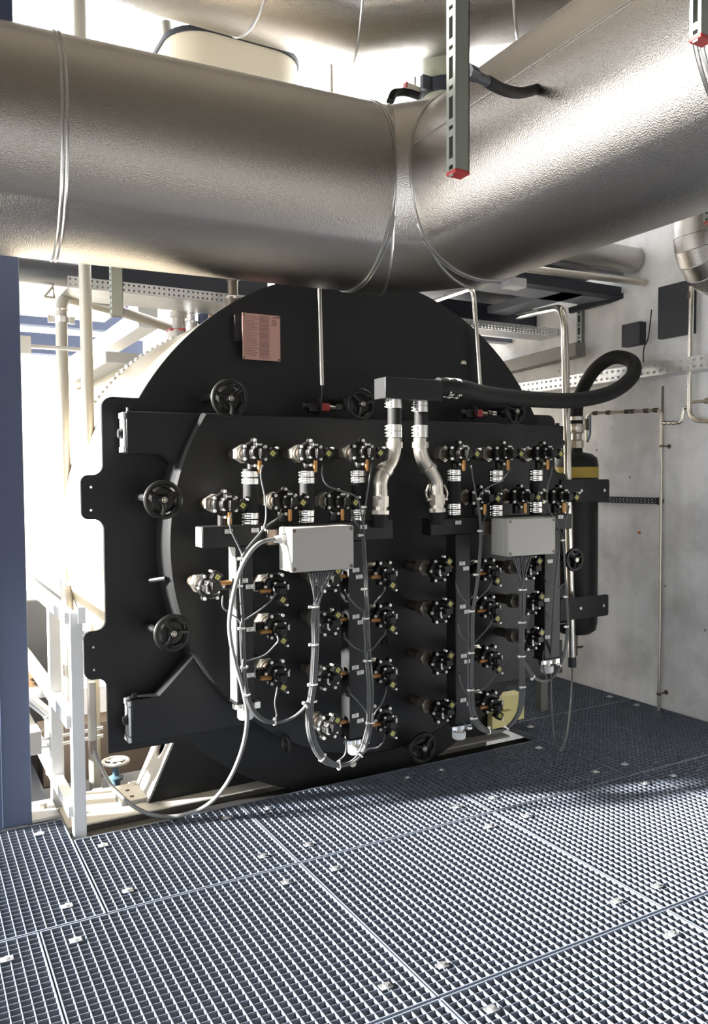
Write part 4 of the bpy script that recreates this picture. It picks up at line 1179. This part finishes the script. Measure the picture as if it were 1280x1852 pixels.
k = MB(); a = P(55, 1256, 4.4); b = P(98, 1248, 4.4); k.box((-.2, 4.4, a.z-.025), (.62, 4.44, a.z+.025)); single('rail', 'pale horizontal bar between blue column and white railing', 'rail', k, M['insul'])
k = MB(); a, b = P(97, 1090, 4.25), P(108, 1235, 4.25); k.tube([(a.x+.02, 4.28, a.z), (a.x+.02, 4.28, -.1)], .018, 12); single('pipe', 'grey upright pipe just behind the second railing post', 'pipe', k, M['galv'])
bx = thing('rod_bracket', 'pair of thin horizontal rods held in a pale box by the blue column', 'strut', P(66, 1345, 4.1))
a, b = P(52, 1326, 4.15), P(76, 1364, 4.15); k = MB(); k.box((a.x, 4.15, b.z), (b.x, 4.3, a.z)); k.build('end_box', M['skid'], bx, bevel=.003)
for dz in (0, 18):
    k = MB(); k.tube([P(76, 1338+dz*.8, 4.2), P(186, 1316+dz*.8, 4.2)], .009, 8); k.build('thin_rod', M['galv'], bx)
dp = pipe('drain_pipe', 'galvanised drain pipe with an elbow between column and railing', 'pipe', [P(40, 1252, 4.7), P(90, 1293, 4.7), P(93, 1400, 4.7)], .030, M['galv'], .07, 16)
k = MB(); c = P(86, 1290, 4.7); k.torus(c, (1, 0, -.7), .031, .006, 20, 6); k.build('joint_ring', M['zinc'], dp)
k = MB(); a, b = P(50, 1222, 5.2), P(80, 1250, 5.2); k.box((a.x, 5.2, b.z), (b.x, 5.35, a.z)); o_ = single('panel', 'small pale orange panel with a coil glimpsed behind the blue column', 'panel', k, M['orange'])
k = MB(); k.tube([P(60+1.1*i+5*math.cos(i*1.3), 1226+1.5*i, 5.19) for i in range(15)], .006, 6); k.build('coil', M['bronze'], o_)
k = MB(); k.box((-1.2, 5.42, -.4), (.85, 7.4, .83)); single('equipment_housing', 'dark grey equipment housing behind the white railing', 'housing', k, mat('dark_grey_housing', (.07, .075, .085), .5), .01)
# gate valve on the floor under the plate
gv = thing('gate_valve', 'small blue green gate valve with a pale hand wheel below the plate corner', 'valve', P(210, 1440, 4.5))
c = P(209, 1377, 4.5); cz = P(210, 1440, 4.5).z
k = MB(); k.torus(c, (0, 0, 1), .068, .010, 32, 8)
for i in range(5):
    a = 2*PI*i/5; k.tube([c, c+Vector((.068*math.cos(a), .068*math.sin(a), 0))], .006, 6)
w = k.build('hand_wheel', M['insul'], gv); k = MB(); k.box((c.x-.02, c.y-.03, c.z+.008), (c.x+.03, c.y+.02, c.z+.012)); k.build('wheel_tag', M['label'], w)
k = MB(); k.cyl(c, (c.x, c.y, cz+.05), .009, 10); k.lathe([(.05, 0), (.05, .015), (.03, .02), (.026, .07), (.04, .075), (.04, .09), (.018, .10), (.016, .16), (0, .16)], (c.x, c.y, cz+.02), n=20); k.lathe([(0, -.06), (.045, -.05), (.055, 0), (.04, .03)], (c.x, c.y, cz), n=20)
k.cyl((c.x-.09, c.y, cz), (c.x+.09, c.y, cz), .035, 16); k.build('valve_body', M['blueg'], gv)
for s in (-1, 1):
    k = MB(); k.cyl((c.x+s*.075, c.y, cz), (c.x+s*.095, c.y, cz), .062, 24); k.cyl((c.x+s*.10, c.y, cz), (c.x+s*.12, c.y, cz), .062, 24); k.cyl((c.x+s*.12, c.y, cz), (c.x+s*.3, c.y, cz), .03, 14); k.build('flange', M['skid'], gv)
# upright pipes
pa = P(150, 500, 4.7); pbt = P(172, 1150, 4.7)
t = thing('pipe', 'cream upright pipe directly left of the boiler plate', 'pipe', (pbt.x, 4.7, 0))
k = MB(); k.cyl((pbt.x-.015, 4.7, -.2), (pbt.x-.015, 4.7, 5.6), .034, 20); k.build('pipe_run', M['pipew'], t)
t = thing('pipe', 'cream pipe with an elbow and clamps, further left in the glare', 'pipe', (P(125, 1050, 5.0).x, 5.0, 0))
bq = P(118, 900, 5.0)
q = [Vector((bq.x, 5.0, -.2)), Vector((bq.x, 5.0, P(108, 535, 5.0).z)), P(215, 562, 5.4), P(322, 597, 5.6)]
k = MB(); k.tube(bend(q, .10, 8), .034, 18); k.build('pipe_run', M['pipew'], t)
for py_ in (579, 1053):
    cz = P(118, py_, 5.0).z
    k = MB(); k.band((bq.x, 5.0, cz), (0, 0, 1), .034, .042, .035, 24); k.cbox((bq.x-.06, 5.0, cz), (.03, .02, .04)); k.cbox((bq.x+.06, 5.0, cz), (.03, .02, .04)); k.build('pipe_clamp', M['zinc'], t)
k = MB(); k.torus((bq.x, 5.0, P(108, 560, 5.0).z), (0, 0, 1), .036, .006, 20, 6); k.build('joint_ring', M['zinc'], t)
t = thing('bracket', 'small triangular wire bracket near the elbow of the cream pipe', 'bracket', P(90, 535, 5.3))
k = MB(); k.tube([P(80, 537, 5.3), P(96, 518, 5.3), P(99, 539, 5.3), P(80, 537, 5.3)], .008, 8); k.build('wire_frame', M['pipew'], t)
k = MB(); a, b = P(56, 622, 4.9), P(165, 636, 4.9); k.box((a.x, 4.9, b.z), (b.x, 4.94, a.z)); single('rail', 'bright slotted rail holding the cream pipes', 'rail', k, M['galv'], .003)
k = MB(); a, b = P(36, 606, 4.8), P(57, 640, 4.8); k.box((a.x, 4.8, b.z), (b.x, 4.9, a.z)); single('box', 'pale small box at the left end of the slotted rail', 'box', k, M['insul'], .004)
# hanging strut and trays over the boiler
s_ = P(211, 572, 4.45); strut(s_.x, 4.45, s_.z, 3.1, .06, .05, 'galvanised slotted strut hanging below the left duct', .06, False)
k = MB(); a, b = P(220, 510, 4.75), P(455, 548, 4.75); z = P(330, 531, 4.75).z
perforated(k, (a.x-.3, 4.75, z-.03), ((b.x-a.x+.5)/44, 0, 0), (0, 0, .03), 44, 2, .35, .4); k.box((a.x-.3, 4.755, z-.032), (b.x+.2, 5.1, z-.030))
thick(single('cable_tray', 'perforated galvanised cable tray above the boiler shell at left', 'cable tray', k, M['galv'], smooth=0))
k = MB(); z = P(330, 505, 5.0).z; k.box((P(170, 500, 5.0).x, 5.15, z-.07), (P(500, 530, 5.0).x, 5.4, z+.14)); single('steel_beam', 'dark steel beam above the perforated tray at left', 'steel beam', k, M['darksteel'])
k = MB(); a, b = P(30, 487, 5.3), P(205, 503, 5.3); k.cyl((a.x-.3, 5.3, a.z), (b.x, 5.3, a.z), .075, 24); single('pipe', 'dark grey horizontal pipe just under the left duct behind the column', 'pipe', k, mat('dark_grey_pipe', (.11, .115, .13), .35, .5))
k = MB(); z = P(120, 512, 6.2).z; k.box((P(60, 520, 6.2).x, 6.2, z), (P(262, 520, 6.2).x, 7.6, z+.4)); single('air_duct', 'pale grey rectangular air duct above the cream pipe elbow', 'duct', k, M['insul'], .01)
za = P(268, 575, 5.6)
k = MB(); k.box((za.x-.07, 5.6, za.z-.07), (za.x+.07, 9.3, za.z+.07)); single('box_beam', 'white box beam running back over the boiler shell', 'steel beam', k, M['white'], .006)
k = MB(); z = P(250, 652, 5.6).z; k.box((P(190, 650, 5.6).x, 5.6, z-.03), (P(300, 650, 5.6).x, 7.4, z+.05)); single('duct', 'pale flat duct beside the boiler shell in the glare', 'duct', k, M['insul'], .01)
# fittings on top of the boiler shell
def fitting(px_, py_, Y, h, r, lab, m=M['bronze']):
    c = P(px_, py_, Y)
    t = thing('boiler_fitting', lab, 'pipe fitting', (c.x, Y, c.z))
    k = MB(); k.lathe([(r*1.7, -.12), (r*1.7, .02), (r, .03), (r, h*.4), (r*1.3, h*.42), (r*1.3, h*.55), (r, h*.57), (r, h), (0, h)], c, n=20); k.build('fitting_body', m, t)
    k = MB(); k.cyl(c+Vector((0, 0, h*.7)), c+Vector((.16, -.03, h*.7)), r*.5, 10); k.cyl(c+Vector((.16, -.03, h*.62)), c+Vector((.16, -.03, h*.8)), r*.7, 10); k.build('side_branch', M['zinc'], t)
    k = MB(); k.cyl(c+Vector((0, 0, .01)), c+Vector((0, 0, .025)), r*1.9, 6); k.build('base_flange', M['red'] if px_ == 324 else M['zinc'], t)
fitting(324, 604, 5.3, .26, .045, 'bronze pipe fitting with red flange on the left flank of the boiler shell', M['pipew'])
fitting(346, 588, 5.2, .18, .024, 'small bright valve fitting on the boiler shell beside the bronze pipe', M['zinc'])
fitting(368, 572, 5.2, .16, .022, 'blue handled small fitting on the boiler shell left of the sign', M['steel'])
fitting(385, 560, 5.3, .14, .020, 'small brass fitting on the boiler shell just left of the sign', M['brass'])
fitting(421, 545, 4.6, .30, .030, 'brownish upright pipe rising from the boiler shell up to the left duct', M['bronze'])
k = MB(); k.tube([P(250, 552, 5.25), P(400, 562, 5.25)], .016, 10); single('pipe', 'thin horizontal pipe above the boiler shell left of the sign', 'pipe', k, M['nickel'])
k = MB(); k.cyl(P(300, 40, 5.9), P(308, 110, 5.9), .035, 12); single('pipe', 'short cream upright pipe left of the beige hood', 'pipe', k, M['pipew'])
k = MB(); k.cyl(P(597, 100, 5.9), P(600, 190, 5.9), .02, 12); single('pipe', 'slim upright pipe right of the beige hood', 'pipe', k, M['pipew'])
# glazed back opening: transoms and posts
def transom(n, y0, y1, m=M['steel'], yy=9.9):
    z1, z0 = P(150, y0, yy).z, P(150, y1, yy).z
    struct(MB().box((-5, yy, z0), (2.6, yy+.15, z1)).build('trim_%d' % n, m, smooth=0))
transom(2, 562, 594); transom(3, 608, 644)
struct(MB().box((2.45, 10.6, -1.2), (2.6, 10.8, 4.6)).build('trim_4', M['steel'], smooth=0))
